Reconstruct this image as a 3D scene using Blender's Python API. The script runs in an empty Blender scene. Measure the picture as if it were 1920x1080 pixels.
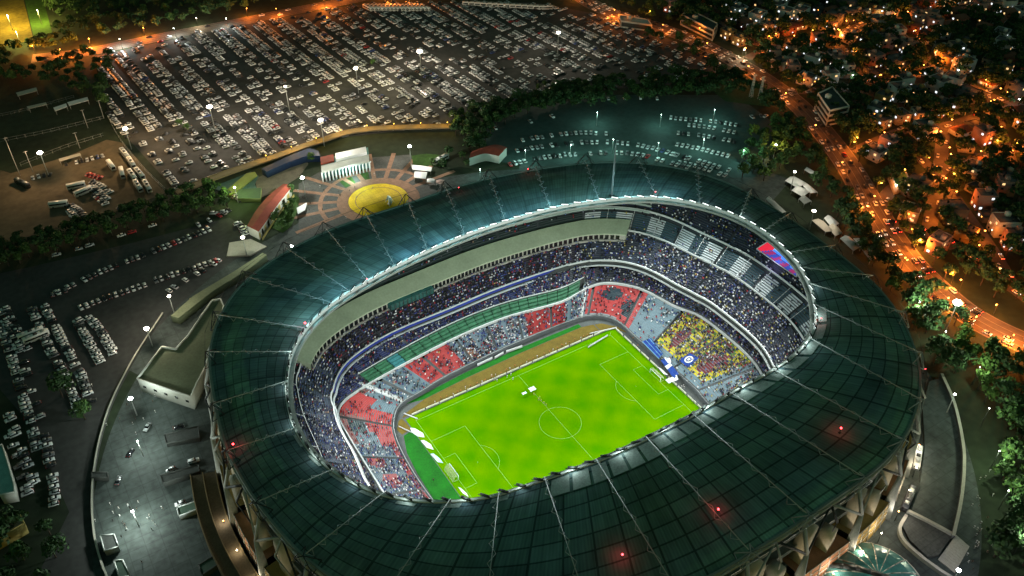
import bpy, bmesh, math, random
import numpy as np
from mathutils import Vector, Matrix
random.seed(7); RNG = np.random.default_rng(7)
SC = bpy.context.scene
COL = SC.collection
# ------------------------------------------------------------------ camera
CAMP = np.array([-155.73, -210.50, 286.49]); YAW = .55701; PIT = .68083; FPX = 1657.85
_F = np.array([math.sin(YAW)*math.cos(PIT), math.cos(YAW)*math.cos(PIT), -math.sin(PIT)])
_R = np.array([math.cos(YAW), -math.sin(YAW), 0.]); _U = np.cross(_R, _F)
cd = bpy.data.cameras.new('camera'); cam = bpy.data.objects.new('camera', cd); COL.objects.link(cam)
cam.matrix_world = Matrix(((_R[0], _U[0], -_F[0], CAMP[0]), (_R[1], _U[1], -_F[1], CAMP[1]), (_R[2], _U[2], -_F[2], CAMP[2]), (0, 0, 0, 1)))
cd.sensor_width = 36; cd.lens = FPX/1920*36; cd.clip_start = 1; cd.clip_end = 6000
SC.camera = cam
# ------------------------------------------------------------------ night sky, moon, exposure
W = bpy.data.worlds.new("World"); SC.world = W; W.use_nodes = True
wn = W.node_tree; wn.nodes.clear()
sky = wn.nodes.new('ShaderNodeTexSky'); sky.sky_type = 'NISHITA'; sky.sun_disc = False
sky.sun_elevation = math.radians(1.0); sky.sun_rotation = math.radians(200)
tint = wn.nodes.new('ShaderNodeMix'); tint.data_type = 'RGBA'; tint.blend_type = 'MULTIPLY'
tint.inputs[0].default_value = 1; tint.inputs[7].default_value = (.52, 1, .74, 1)
bg = wn.nodes.new('ShaderNodeBackground'); bg.inputs[1].default_value = SKY_STRENGTH = .165
wo = wn.nodes.new('ShaderNodeOutputWorld')
wn.links.new(sky.outputs[0], tint.inputs[6]); wn.links.new(tint.outputs[2], bg.inputs[0]); wn.links.new(bg.outputs[0], wo.inputs[0])
sl = bpy.data.lights.new('moon', 'SUN'); sl.energy = .03; sl.angle = math.radians(.5); sl.color = (.8, .95, 1)
so = bpy.data.objects.new('moon', sl); COL.objects.link(so); so.rotation_euler = (math.radians(48), 0, math.radians(40))
SC.view_settings.view_transform = 'Standard'; SC.view_settings.look = 'None'
SC.view_settings.exposure = 0; SC.view_settings.gamma = 1
SC.render.engine = 'CYCLES'
cy = SC.cycles; cy.use_denoising = True; cy.max_bounces = 5; cy.diffuse_bounces = 2; cy.glossy_bounces = 2
cy.transmission_bounces = 3; cy.transparent_max_bounces = 4; cy.sample_clamp_indirect = 2.0; cy.sample_clamp_direct = 0
cy.use_light_tree = True; cy.caustics_reflective = False; cy.caustics_refractive = False
GZ = 9.0          # street level above the sunken pitch
# ------------------------------------------------------------------ measuring helpers
def G(u, v, z=GZ):
    """photograph measurement -> real place on the level z"""
    d = (u-960)*_R-(v-540)*_U+FPX*_F
    t = (z-CAMP[2])/d[2]; q = CAMP+t*d
    return float(q[0]), float(q[1])
def PX(x, y, z=GZ):
    d = np.stack(np.broadcast_arrays(x, y, z), -1)-CAMP
    w = d@_F; return 960+FPX*(d@_R)/w, 540-FPX*(d@_U)/w
def inview(x, y, z=GZ, m=60):
    u, v = PX(x, y, z); return (u > -m) & (u < 1920+m) & (v > -m) & (v < 1080+m)
def dist(x, y, z=GZ): return math.dist((x, y, z), CAMP)
def inpoly(x, y, poly):
    c = False; j = len(poly)-1
    for i in range(len(poly)):
        xi, yi = poly[i]; xj, yj = poly[j]
        if (yi > y) != (yj > y) and x < (xj-xi)*(y-yi)/(yj-yi)+xi: c = not c
        j = i
    return c
_ones = 'zeroth first second third fourth fifth sixth seventh eighth ninth tenth eleventh twelfth thirteenth fourteenth fifteenth sixteenth seventeenth eighteenth nineteenth'.split()
_card = 'zero one two three four five six seven eight nine'.split()
_tens = ['', '', 'twent', 'thirt', 'fort', 'fift', 'sixt', 'sevent', 'eight', 'ninet']
def ordw(n):
    if n < 20: return _ones[n]
    if n > 99: return 'hundredth' if n == 100 else 'hundred-and-'+ordw(n-100)
    return _tens[n//10]+('ieth' if n % 10 == 0 else 'y-'+_ones[n % 10])
# ------------------------------------------------------------------ materials
MATS = {}
def mat(name, col, rough=.8, metal=0, var=.25, scale=.3, emit=None, estr=0, transl=0, attr=False, spec=.3, bump=0, joints=0):
    if name in MATS: return MATS[name]
    m = bpy.data.materials.new(name); m.use_nodes = True; nt = m.node_tree; N = nt.nodes; L = nt.links
    b = N['Principled BSDF']; out = N['Material Output']
    b.inputs['Roughness'].default_value = rough; b.inputs['Metallic'].default_value = metal
    b.inputs['Specular IOR Level'].default_value = spec
    geo = N.new('ShaderNodeNewGeometry')
    src = None
    if attr:
        a = N.new('ShaderNodeAttribute'); a.attribute_name = 'Col'; src = a.outputs['Color']
    if var > 0:
        n1 = N.new('ShaderNodeTexNoise'); n1.inputs['Scale'].default_value = scale; n1.inputs['Detail'].default_value = 4
        L.new(geo.outputs['Position'], n1.inputs['Vector'])
        n2 = N.new('ShaderNodeTexNoise'); n2.inputs['Scale'].default_value = scale*7; n2.inputs['Detail'].default_value = 3
        L.new(geo.outputs['Position'], n2.inputs['Vector'])
        ad = N.new('ShaderNodeMath'); ad.operation = 'ADD'; L.new(n1.outputs[0], ad.inputs[0]); L.new(n2.outputs[0], ad.inputs[1])
        mr = N.new('ShaderNodeMapRange'); mr.inputs[1].default_value = .6; mr.inputs[2].default_value = 1.4
        mr.inputs[3].default_value = 1-var; mr.inputs[4].default_value = 1+var
        L.new(ad.outputs[0], mr.inputs[0])
        mx = N.new('ShaderNodeMix'); mx.data_type = 'RGBA'; mx.blend_type = 'MULTIPLY'; mx.inputs[0].default_value = 1
        if src: L.new(src, mx.inputs[6])
        else: mx.inputs[6].default_value = (*col, 1)
        L.new(mr.outputs[0], mx.inputs[7]); src = mx.outputs[2]
        if bump:
            bp = N.new('ShaderNodeBump'); bp.inputs['Strength'].default_value = bump; L.new(n2.outputs[0], bp.inputs['Height']); L.new(bp.outputs[0], b.inputs['Normal'])
    if joints:
        bt = N.new('ShaderNodeTexBrick'); bt.inputs['Scale'].default_value = 1; bt.inputs['Brick Width'].default_value = joints; bt.inputs['Row Height'].default_value = joints*.8; bt.inputs['Mortar Size'].default_value = joints*.03; bt.offset = 0
        bt.inputs['Color1'].default_value = (1, 1, 1, 1); bt.inputs['Color2'].default_value = (.9, .9, .9, 1); bt.inputs['Mortar'].default_value = (.72, .72, .72, 1); L.new(geo.outputs['Position'], bt.inputs['Vector'])
        mj = N.new('ShaderNodeMix'); mj.data_type = 'RGBA'; mj.blend_type = 'MULTIPLY'; mj.inputs[0].default_value = 1; L.new(src, mj.inputs[6]); L.new(bt.outputs[0], mj.inputs[7]); src = mj.outputs[2]
    if src: L.new(src, b.inputs['Base Color'])
    else: b.inputs['Base Color'].default_value = (*col, 1)
    if emit is not None:
        b.inputs['Emission Color'].default_value = (*emit, 1); b.inputs['Emission Strength'].default_value = estr
        m.cycles.emission_sampling = 'NONE'
    if transl > 0:
        t = N.new('ShaderNodeBsdfTranslucent'); t.inputs[0].default_value = (*col, 1) if not src else (1, 1, 1, 1)
        if src: L.new(src, t.inputs[0])
        mxs = N.new('ShaderNodeMixShader'); mxs.inputs[0].default_value = transl
        L.new(b.outputs[0], mxs.inputs[1]); L.new(t.outputs[0], mxs.inputs[2]); L.new(mxs.outputs[0], out.inputs[0])
    MATS[name] = m; return m
# ------------------------------------------------------------------ mesh building
class MB:
    def __init__(s): s.v = []; s.f = []; s.m = []; s.c = []; s.n = 0
    def add(s, verts, faces, mi=0, col=None):
        verts = np.asarray(verts, float); s.v.append(verts)
        for f in faces:
            s.f.append(tuple(i+s.n for i in f)); s.m.append(mi); s.c.append(col)
        s.n += len(verts); return s
    def box(s, c, size, rz=0, mi=0, col=None, taper=1.0, skip=()):
        x, y, z = np.array(size)/2; v = []
        for dz in (-z, z):
            k = taper if dz > 0 else 1
            for dx, dy in ((-x, -y), (x, -y), (x, y), (-x, y)): v.append((dx*k, dy*k, dz))
        v = np.array(v); ca, sa = math.cos(rz), math.sin(rz)
        v = np.stack([v[:, 0]*ca-v[:, 1]*sa, v[:, 0]*sa+v[:, 1]*ca, v[:, 2]], 1)+np.array(c)
        F = [(0, 3, 2, 1), (4, 5, 6, 7), (0, 1, 5, 4), (1, 2, 6, 5), (2, 3, 7, 6), (3, 0, 4, 7)]
        return s.add(v, [f for i, f in enumerate(F) if i not in skip], mi, col)
    def bar(s, a, b, w, mi=0, h=None, col=None):
        a = Vector(a); b = Vector(b); d = b-a
        if d.length < 1e-6: return s
        up = Vector((0, 0, 1)) if abs(d.normalized().z) < .95 else Vector((1, 0, 0))
        x = d.cross(up).normalized(); y = x.cross(d).normalized(); h = h or w; v = []
        for p in (a, b):
            for dx, dy in ((-1, -1), (1, -1), (1, 1), (-1, 1)): v.append(p+x*dx*w/2+y*dy*h/2)
        return s.add(v, [(0, 3, 2, 1), (4, 5, 6, 7), (0, 1, 5, 4), (1, 2, 6, 5), (2, 3, 7, 6), (3, 0, 4, 7)], mi, col)
    def cyl(s, c, r, h, n=10, r2=None, mi=0, col=None):
        r2 = r if r2 is None else r2; v = []
        for z, rr in ((0, r), (h, r2)):
            for i in range(n): a = 2*math.pi*i/n; v.append((c[0]+rr*math.cos(a), c[1]+rr*math.sin(a), c[2]+z))
        F = [(i, (i+1) % n, n+(i+1) % n, n+i) for i in range(n)]+[tuple(range(n, 2*n)), tuple(range(n-1, -1, -1))]
        return s.add(v, F, mi, col)
    def ball(s, c, r, n=8, k=5, mi=0, sz=1, col=None):
        v = [(c[0], c[1], c[2]-r*sz)]
        for j in range(1, k):
            p = -math.pi/2+math.pi*j/k
            for i in range(n): a = 2*math.pi*i/n; v.append((c[0]+r*math.cos(p)*math.cos(a), c[1]+r*math.cos(p)*math.sin(a), c[2]+r*sz*math.sin(p)))
        v.append((c[0], c[1], c[2]+r*sz)); F = []
        for i in range(n): F.append((0, 1+(i+1) % n, 1+i))
        for j in range(k-2):
            for i in range(n): F.append((1+j*n+i, 1+j*n+(i+1) % n, 1+(j+1)*n+(i+1) % n, 1+(j+1)*n+i))
        o = 1+(k-2)*n
        for i in range(n): F.append((o+i, o+(i+1) % n, len(v)-1))
        return s.add(v, F, mi, col)
    def poly(s, pts, z, mi=0, col=None):
        if sum(pts[i][0]*pts[(i+1) % len(pts)][1]-pts[(i+1) % len(pts)][0]*pts[i][1] for i in range(len(pts))) < 0: pts = pts[::-1]
        return s.add([(x, y, z) for x, y in pts], [tuple(range(len(pts)))], mi, col)
    def prism(s, pts, z0, z1, mi=0, mtop=None, col=None):
        if sum(pts[i][0]*pts[(i+1) % len(pts)][1]-pts[(i+1) % len(pts)][0]*pts[i][1] for i in range(len(pts))) < 0: pts = pts[::-1]
        n = len(pts); v = [(x, y, z0) for x, y in pts]+[(x, y, z1) for x, y in pts]
        s.add(v, [(i, (i+1) % n, n+(i+1) % n, n+i) for i in range(n)]+[tuple(range(n-1, -1, -1))], mi, col)
        s.add(v[n:], [tuple(range(n))], mi if mtop is None else mtop, col); return s
    def loft(s, A, B, mi=0, closed=False, col=None):
        A = np.asarray(A, float); B = np.asarray(B, float); n = len(A)
        F = [(i, (i+1) % n, n+(i+1) % n, n+i) for i in range(n if closed else n-1)]
        return s.add(np.concatenate([A, B]), F, mi, col)
    def ribbon(s, pts, w, z, mi=0, off=0.):
        """flat strip along a polyline"""
        P = np.array(pts, float); d = np.gradient(P, axis=0); d /= np.linalg.norm(d, axis=1)[:, None]
        nrm = np.stack([-d[:, 1], d[:, 0]], 1)
        A = P+nrm*(off-w/2); B = P+nrm*(off+w/2); zz = np.full((len(P), 1), z)
        return s.loft(np.hstack([A, zz]), np.hstack([B, zz]), mi)
    def mesh(s, name, mats):
        v = np.concatenate(s.v) if s.v else np.zeros((0, 3))
        me = bpy.data.meshes.new(name)
        ln = np.array([len(f) for f in s.f], np.int32)
        me.vertices.add(len(v)); me.vertices.foreach_set('co', v.astype(np.float32).ravel())
        me.loops.add(int(ln.sum())); me.loops.foreach_set('vertex_index', np.concatenate([np.array(f, np.int32) for f in s.f]))
        me.polygons.add(len(ln)); me.polygons.foreach_set('loop_start', np.concatenate([[0], np.cumsum(ln)[:-1]]).astype(np.int32))
        me.polygons.foreach_set('material_index', np.array(s.m, np.int32))
        for m in (mats if isinstance(mats, (list, tuple)) else [mats]): me.materials.append(m)
        if any(c is not None for c in s.c):
            at = me.color_attributes.new('Col', 'FLOAT_COLOR', 'CORNER')
            cc = np.array([(*(c or (.5, .5, .5)), 1) for c in s.c], np.float32); at.data.foreach_set('color', np.repeat(cc, ln, axis=0).ravel())
        me.update(calc_edges=True); me.validate(); return me
    def build(s, name, mats, parent=None, loc=None):
        o = bpy.data.objects.new(name, s.mesh(name, mats)); COL.objects.link(o)
        if parent is not None: o.parent = parent
        if loc is not None: o.location = loc
        return o
def quick_mesh(name, V, F, mats, mi=None, cols=None):
    """V (n,3), F (m,4) arrays"""
    me = bpy.data.meshes.new(name); V = np.asarray(V, np.float32); F = np.asarray(F, np.int32); k = F.shape[1]
    me.vertices.add(len(V)); me.vertices.foreach_set('co', V.ravel())
    me.loops.add(F.size); me.loops.foreach_set('vertex_index', F.ravel())
    me.polygons.add(len(F)); me.polygons.foreach_set('loop_start', np.arange(0, F.size, k, dtype=np.int32))
    for m in mats: me.materials.append(m)
    if mi is not None: me.polygons.foreach_set('material_index', np.asarray(mi, np.int32))
    if cols is not None:
        at = me.color_attributes.new('Col', 'FLOAT_COLOR', 'CORNER')
        cc = np.concatenate([np.asarray(cols, np.float32), np.ones((len(cols), 1), np.float32)], 1)
        at.data.foreach_set('color', np.repeat(cc, k, axis=0).ravel())
    me.update(calc_edges=True); return me
def tag(o, label=None, cat=None, group=None, kind=None):
    if label: o['label'] = label
    if cat: o['category'] = cat
    if group: o['group'] = group
    if kind: o['kind'] = kind
    return o
def empty(name, loc=(0, 0, 0), rz=0, **k):
    o = bpy.data.objects.new(name, None); COL.objects.link(o); o.location = loc; o.rotation_euler = (0, 0, rz); o.empty_display_size = .5
    return tag(o, **k)
def inst(name, me, parent=None, loc=None, rz=0, sc=None):
    o = bpy.data.objects.new(name, me); COL.objects.link(o)
    if parent is not None: o.parent = parent
    if loc is not None: o.location = loc
    if rz: o.rotation_euler = (0, 0, rz)
    if sc is not None: o.scale = sc
    return o
def copy_tree(o, parent=None):
    c = o.copy(); COL.objects.link(c)
    if parent is not None: c.parent = parent
    for ch in list(o.children): copy_tree(ch, c)
    return c
def lamp_light(name, kind, energy, color, parent, loc=(0, 0, 0), size=.4, spot=150, blend=.5, rot=(0, 0, 0)):
    l = bpy.data.lights.new(name, kind); l.energy = energy; l.color = color; l.shadow_soft_size = size
    if kind == 'SPOT': l.spot_size = math.radians(spot); l.spot_blend = blend
    o = bpy.data.objects.new(name, l); COL.objects.link(o); o.parent = parent; o.location = loc; o.rotation_euler = rot
    return o
def smooth_line(pts, n=8):
    """Catmull-Rom through the given points"""
    P = [np.array(p, float) for p in pts]; P = [2*P[0]-P[1]]+P+[2*P[-1]-P[-2]]; out = []
    for i in range(1, len(P)-2):
        for k in range(n):
            t = k/n; a, b, c, d = P[i-1:i+3]
            out.append(.5*((2*b)+(-a+c)*t+(2*a-5*b+4*c-d)*t*t+(-a+3*b-3*c+d)*t**3))
    out.append(P[-2]); return [tuple(q) for q in out]
def gline(px, z=GZ, n=8): return smooth_line([G(u, v, z) for u, v in px], n)
def along(line, step, start=0.):
    """points and headings every step metres along a polyline"""
    P = np.array(line); seg = np.linalg.norm(np.diff(P, axis=0), axis=1); L = np.concatenate([[0], np.cumsum(seg)])
    out = []
    for s in np.arange(start, L[-1], step):
        i = min(np.searchsorted(L, s, 'right')-1, len(seg)-1); t = (s-L[i])/max(seg[i], 1e-6)
        q = P[i]*(1-t)+P[i+1]*t; d = P[i+1]-P[i]; out.append((q[0], q[1], math.atan2(d[1], d[0])))
    return out
# ================================================================== rings of the bowl (plan radius by bearing from the centre spot)
def ring_fit(px, z, mirror=None, K=7, extra=(), sig=3.0):
    P = [G(u, v, z) for u, v in px]+list(extra)
    if mirror is not None: P += [(x, -y) for x, y in P if y > mirror]
    P = np.array(P); th = np.arctan2(P[:, 1], P[:, 0]); o = np.argsort(th); P = P[o]
    # dense polygon, resampled by bearing and softened
    Q = np.concatenate([P[-3:], P, P[:3]]); S = np.array(smooth_line([tuple(q) for q in Q], 24)); t = np.unwrap(np.arctan2(S[:, 1], S[:, 0])); r = np.hypot(S[:, 0], S[:, 1])
    g = np.linspace(-math.pi, math.pi, 1440, endpoint=False); o = np.argsort(t); t, r = t[o], r[o]
    R = np.interp(g, np.concatenate([t-2*math.pi, t, t+2*math.pi])[np.argsort(np.concatenate([t-2*math.pi, t, t+2*math.pi]))], np.tile(r, 3)[np.argsort(np.concatenate([t-2*math.pi, t, t+2*math.pi]))])
    k = np.arange(-60, 61); w = np.exp(-.5*(k*.25/sig)**2); w /= w.sum(); R = np.convolve(np.concatenate([R[-60:], R, R[:60]]), w, 'valid')
    gg = np.concatenate([g, [math.pi]]); RR = np.concatenate([R, R[:1]])
    return lambda t: np.interp((np.asarray(t, float)+math.pi) % (2*math.pi)-math.pi, gg, RR)
INNER = [(537,720),(545,665),(570,620),(615,575),(680,533),(760,490),(850,450),(940,418),(1040,390),(1130,376),(1215,370),(1290,378),(1370,400),(1430,432),(1480,475),(1515,525),(1530,585),(1525,625),(1490,668),(1440,700),(1380,733),(1300,780),(1210,825),(1130,862),(1050,890),(985,912),(925,932),(850,942),(770,940),(700,925),(640,895),(590,858),(555,810),(540,765)]
OUTER = [(395,690),(398,640),(415,590),(440,550),(480,510),(530,478),(600,440),(680,410),(760,385),(830,360),(900,340),(1000,320),(1100,307),(1200,307),(1280,318),(1340,335),(1400,362),(1470,405),(1540,455),(1600,500),(1650,545),(1690,600),(1715,660),(1725,715),(1715,770),(1690,825),(1640,880),(1560,935),(1480,990),(1390,1045),(1330,1080),(415,800),(440,870),(490,950),(540,1010),(590,1060)]
ZI, ZO = 50.0, 47.5
r_in = ring_fit(INNER, ZI, K=9)
r_out = ring_fit(OUTER, ZO, K=8, extra=[(-112, -66), (-98, -83), (-78, -97), (-52, -106)])
FRONT = [(742,780),(738,802),(751,840),(775,884),(802,924),(749,758),(787,740),(820,717),(893,680),(980,640),(1087,598),(1120,593),(1157,603),(1190,634),(1230,666),(1268,700),(1310,738)]
r_front = ring_fit(FRONT, 1.5, mirror=12)
LOWTOP = [(700,720),(840,645),(947,600),(1060,568),(1116,535),(1172,538),(1208,548),(1279,587),(1302,589),(1408,678),(640,760),(640,790)]
r_low = ring_fit(LOWTOP, 9, mirror=22)
FASC = [(640,693),(677,660),(740,623),(840,582),(923,547),(1007,517),(1073,497),(1113,490),(1173,493),(1223,510),(1280,543),(1297,548),(1358,595),(1449,687),(625,740),(635,800),(665,850),(690,910)]
r_fas0 = ring_fit(FASC, 19, mirror=-5)
r_fas = lambda t: np.maximum(r_fas0(t), r_low(t)+2.2)
def pol(t, r, z):
    t = np.asarray(t, float); r = np.broadcast_to(r, t.shape); z = np.broadcast_to(z, t.shape)
    return np.stack([r*np.cos(t), r*np.sin(t), z], -1)
NT = 360
TH = np.linspace(-math.pi, math.pi, NT, endpoint=False)
D2R = math.pi/180
# ================================================================== setting: ground, lots, roads
m_ground = mat('dark_earth_grass', (.02, .032, .015), .95, var=.5, scale=.03)
m_asph = mat('asphalt', (.046, .047, .044), .85, var=.35, scale=.05)
m_lot = mat('lot_asphalt', (.052, .05, .044), .85, var=.35, scale=.04)
m_gravel = mat('gravel', (.105, .085, .05), .95, var=.4, scale=.04)
m_apron = mat('apron_concrete', (.056, .07, .063), .8, var=.55, scale=.06, joints=6)
m_conc = mat('concrete', (.24, .25, .22), .85, var=.25, scale=.2)
m_pale = mat('pale_concrete', (.42, .4, .33), .8, var=.2, scale=.2)
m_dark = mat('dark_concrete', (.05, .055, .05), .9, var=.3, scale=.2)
m_white = mat('white_paint', (.75, .76, .74), .5, var=.08)
m_steel = mat('grey_steel', (.36, .38, .36), .5, metal=.3, var=.15)
m_dsteel = mat('dark_steel', (.03, .035, .033), .6, metal=.2, var=.2)
m_lawn = mat('lawn', (.03, .075, .012), .95, var=.5, scale=.06)
b = MB()
rb = lambda t: r_out(t)-6
prev = pol(TH, rb(TH), GZ)
for rr in (200, 320, 600, 1200, 4000):
    cur = pol(TH, rr, GZ); b.loft(prev, cur, closed=True); prev = cur
tag(b.build('ground', m_ground), kind='structure')
def sheet(name, pts, z, m): 
    o = MB().poly(pts, z).build(name, m); return tag(o, kind='structure')
LOT = [G(*q) for q in [(178,105),(400,58),(585,22),(700,5),(1000,4),(1150,32),(1335,105),(1385,150),(1080,172),(850,222),(838,236),(600,262),(430,322),(330,358),(205,222)]]
sheet('parking_lot', LOT, GZ+.03, m_lot)
GRAV = [G(*q) for q in [(-60,300),(20,325),(130,292),(200,262),(232,268),(312,362),(180,410),(110,425),(-60,480)]]
sheet('gravel_lot', GRAV, GZ+.03, m_gravel)
SIDE = [G(*q) for q in [(-60,525),(60,500),(250,455),(430,408),(470,432),(480,470),(400,530),(310,620),(235,690),(200,760),(175,840),(168,930),(172,1000),(200,1100),(60,1100),(130,960),(60,800),(-60,660)]]
sheet('side_car_park', SIDE, GZ+.03, m_asph)
# round esplanade of the stadium
b = MB(); b.loft(pol(TH, rb(TH)+.5, GZ+.06), pol(TH, np.where((TH > 141*D2R) | (TH < -150*D2R), 188., np.where((TH < 20*D2R), 166, np.where(TH < 63*D2R, 232, 195.))), GZ+.06), closed=True)
tag(b.build('esplanade', m_apron), kind='structure')
# dark inner lot beside the tree belt at the top
sheet('inner_car_park', [G(*q) for q in [(905,300),(900,240),(960,205),(1150,178),(1380,178),(1450,230),(1440,330),(1350,335),(1200,303),(1000,312)]], GZ+.1, mat('inner_asphalt', (.04,.068,.06), .8, var=.3, scale=.05))
# roads
m_road = mat('road_asphalt', (.09, .075, .06), .75, var=.3, scale=.06)
m_line = mat('road_paint', (.3, .27, .2), .7, var=.2)
HWY = gline([(1060,-25),(1130,18),(1230,50),(1310,80),(1390,122),(1450,160),(1500,200),(1545,250),(1590,310),(1625,370),(1665,435),(1715,500),(1790,570),(1860,615),(1960,660)])
TOPR = gline([(60,110),(160,98),(240,82),(330,64),(420,47),(500,31),(580,15),(650,2),(760,-20),(900,-35)])
def road(name, line, w, z, lanes=2):
    tag(MB().ribbon(line, w, z).build(name, m_road), kind='structure')
    b = MB()
    for off in np.linspace(-w/2+.6, w/2-.6, lanes+1): b.ribbon(line, .18, z+.03, off=off)
    tag(b.build('road_markings', m_line), kind='structure')
road('highway', HWY, 17, GZ+.09, 4)
road('boulevard', TOPR, 15, GZ+.08, 4)
STREETS = [
 [(1310,20),(1360,50),(1430,85),(1490,80),(1560,70),(1620,45),(1700,35),(1790,18),(1900,6)],
 [(1400,110),(1470,78),(1530,70)],
 [(1480,172),(1560,170),(1620,158),(1690,148),(1750,128),(1800,150),(1860,180),(1940,205)],
 [(1600,285),(1650,262),(1700,243),(1770,236),(1850,214),(1940,190)],
 [(1700,70),(1735,105),(1750,128),(1790,155)],
 [(1640,395),(1680,350),(1740,330),(1820,300),(1940,270)],
 [(1670,420),(1740,440),(1800,470),(1870,520),(1940,570)],
 [(1700,275),(1760,330),(1810,400),(1860,470),(1900,540)],
 [(1860,180),(1880,260),(1910,340),(1940,420)],
 [(1560,70),(1590,110),(1620,158)],
 [(1770,236),(1760,330),(1740,440)],
]
SL = [gline(s) for s in STREETS]
b = MB()
for i, s in enumerate(SL): b.ribbon(s, 8, GZ+.05+.003*i)
tag(b.build('streets', m_road), kind='structure')
# ================================================================== the pitch and the floor of the bowl
m_floor = mat('bowl_floor', (.1, .11, .1), .9, var=.3)
b = MB(); b.poly([tuple(q[:2]) for q in pol(TH, r_front(TH)+.8, 0)], -.06)
tag(b.build('bowl_floor', m_floor), kind='structure')
def pitch_material():
    m = bpy.data.materials.new('mown_grass'); m.use_nodes = True; nt = m.node_tree; N = nt.nodes; L = nt.links; bs = N['Principled BSDF']
    bs.inputs['Roughness'].default_value = .9; bs.inputs['Specular IOR Level'].default_value = 0
    geo = N.new('ShaderNodeNewGeometry'); sx = N.new('ShaderNodeSeparateXYZ'); L.new(geo.outputs['Position'], sx.inputs[0])
    def M(op, a, b=None, clamp=False):
        n = N.new('ShaderNodeMath'); n.operation = op; n.use_clamp = clamp
        for i, q in enumerate((a, b)):
            if q is None: continue
            if isinstance(q, (int, float)): n.inputs[i].default_value = q
            else: L.new(q, n.inputs[i])
        return n.outputs[0]
    sxw = M('SINE', M('MULTIPLY', sx.outputs[0], math.pi/9.5)); syw = M('SINE', M('MULTIPLY', sx.outputs[1], math.pi/8.5))
    chk = M('MULTIPLY', M('MULTIPLY', sxw, 3), M('MULTIPLY', syw, 1))
    n1 = N.new('ShaderNodeTexNoise'); n1.inputs['Scale'].default_value = .16; n1.inputs['Detail'].default_value = 5; L.new(geo.outputs['Position'], n1.inputs['Vector'])
    f = M('ADD', M('MULTIPLY', chk, .055), M('ADD', M('MULTIPLY', n1.outputs[0], .55), .225))
    cr = N.new('ShaderNodeValToRGB'); e = cr.color_ramp.elements
    e[0].position = .28; e[0].color = (.056, .222, .0, 1); e[1].position = .72; e[1].color = (.122, .275, .0, 1)
    L.new(f, cr.inputs[0]); L.new(cr.outputs[0], bs.inputs['Base Color']); return m
b = MB(); b.poly([(-56, -38), (57, -38), (57, 37.2), (-56, 37.2)], 0)
tag(b.build('pitch', pitch_material()), kind='structure')
m_track = mat('brown_track', (.15, .105, .014), .9, var=.35, scale=.25)
m_green2 = mat('run_off_turf', (.006, .125, .004), .9, var=.4, scale=.2)
b = MB()
b.poly([(-55, 40.2), (-44, 43.4), (-20, 45.2), (10, 46.2), (44, 46), (50, 44.5), (50, 38.6), (-57, 38.6)], .004)
tag(b.build('running_track', m_track), kind='structure')
b = MB(); b.poly([(-52, 45.3), (-44, 43.6), (-20, 45.4), (10, 46.4), (44, 46.2), (44, 48.6), (10, 49.3), (-20, 48.6), (-40, 46.6)], .002)
b.poly([(-56.3, 30), (-61, 29), (-64, 20), (-65.3, 8), (-65.8, -10), (-65, -38), (-56.3, -38)], .002)
tag(b.build('run_off_turf', m_green2), kind='structure')
b = MB(); b.poly([(-57.2, 38.3), (-59, 38), (-62, 33.5), (-61.2, 30), (-56.4, 31)], .004); b.poly([(57.3, 36), (61, 30), (59, 37), (54, 43), (50.5, 44.3), (50.5, 38)], .003)
tag(b.build('corner_track', m_track), kind='structure')
# markings
b = MB(); LW = .13; zl = .02
def seg(a, c, w=LW):
    a = np.array(a, float); c = np.array(c, float); d = (c-a)/np.linalg.norm(c-a); n = np.array([-d[1], d[0]])*w/2
    b.add([(*(a-n), zl), (*(c-n), zl), (*(c+n), zl), (*(a+n), zl)], [(0, 1, 2, 3)])
def arc(cx, cy_, r, a0, a1, n=40):
    t = np.linspace(a0, a1, n); b.loft(np.stack([cx+(r-LW/2)*np.cos(t), cy_+(r-LW/2)*np.sin(t), t*0+zl+.004], 1), np.stack([cx+(r+LW/2)*np.cos(t), cy_+(r+LW/2)*np.sin(t), t*0+zl+.004], 1)[::1])
for s in (-1, 1):
    seg((s*52.5, -34), (s*52.5, 34)); seg((-52.5, s*34), (52.5, s*34))
    seg((s*36, -20.16), (s*36, 20.16)); seg((s*47, -9.16), (s*47, 9.16))
    for q in (-1, 1):
        seg((s*36, q*20.16), (s*52.5, q*20.16)); seg((s*47, q*9.16), (s*52.5, q*9.16))
    a = math.acos(5.5/9.15); c0 = math.pi if s > 0 else 0
    arc(s*41.5, 0, 9.15, c0-a, c0+a)
    b.cyl((s*41.5, 0, .004), .2, .02)
seg((0, -34), (0, 34)); arc(0, 0, 9.15, 0, 2*math.pi, 90); b.cyl((0, 0, .004), .25, .02)
tag(b.build('pitch_markings', mat('line_paint', (.27, .44, .1), .9, var=.2, scale=1)), kind='structure')
# ================================================================== the stadium
STAD = empty('stadium', (0, 0, 0), label='huge oval football stadium with dark ribbed roof ring around a lit green pitch', cat='stadium')
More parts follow.
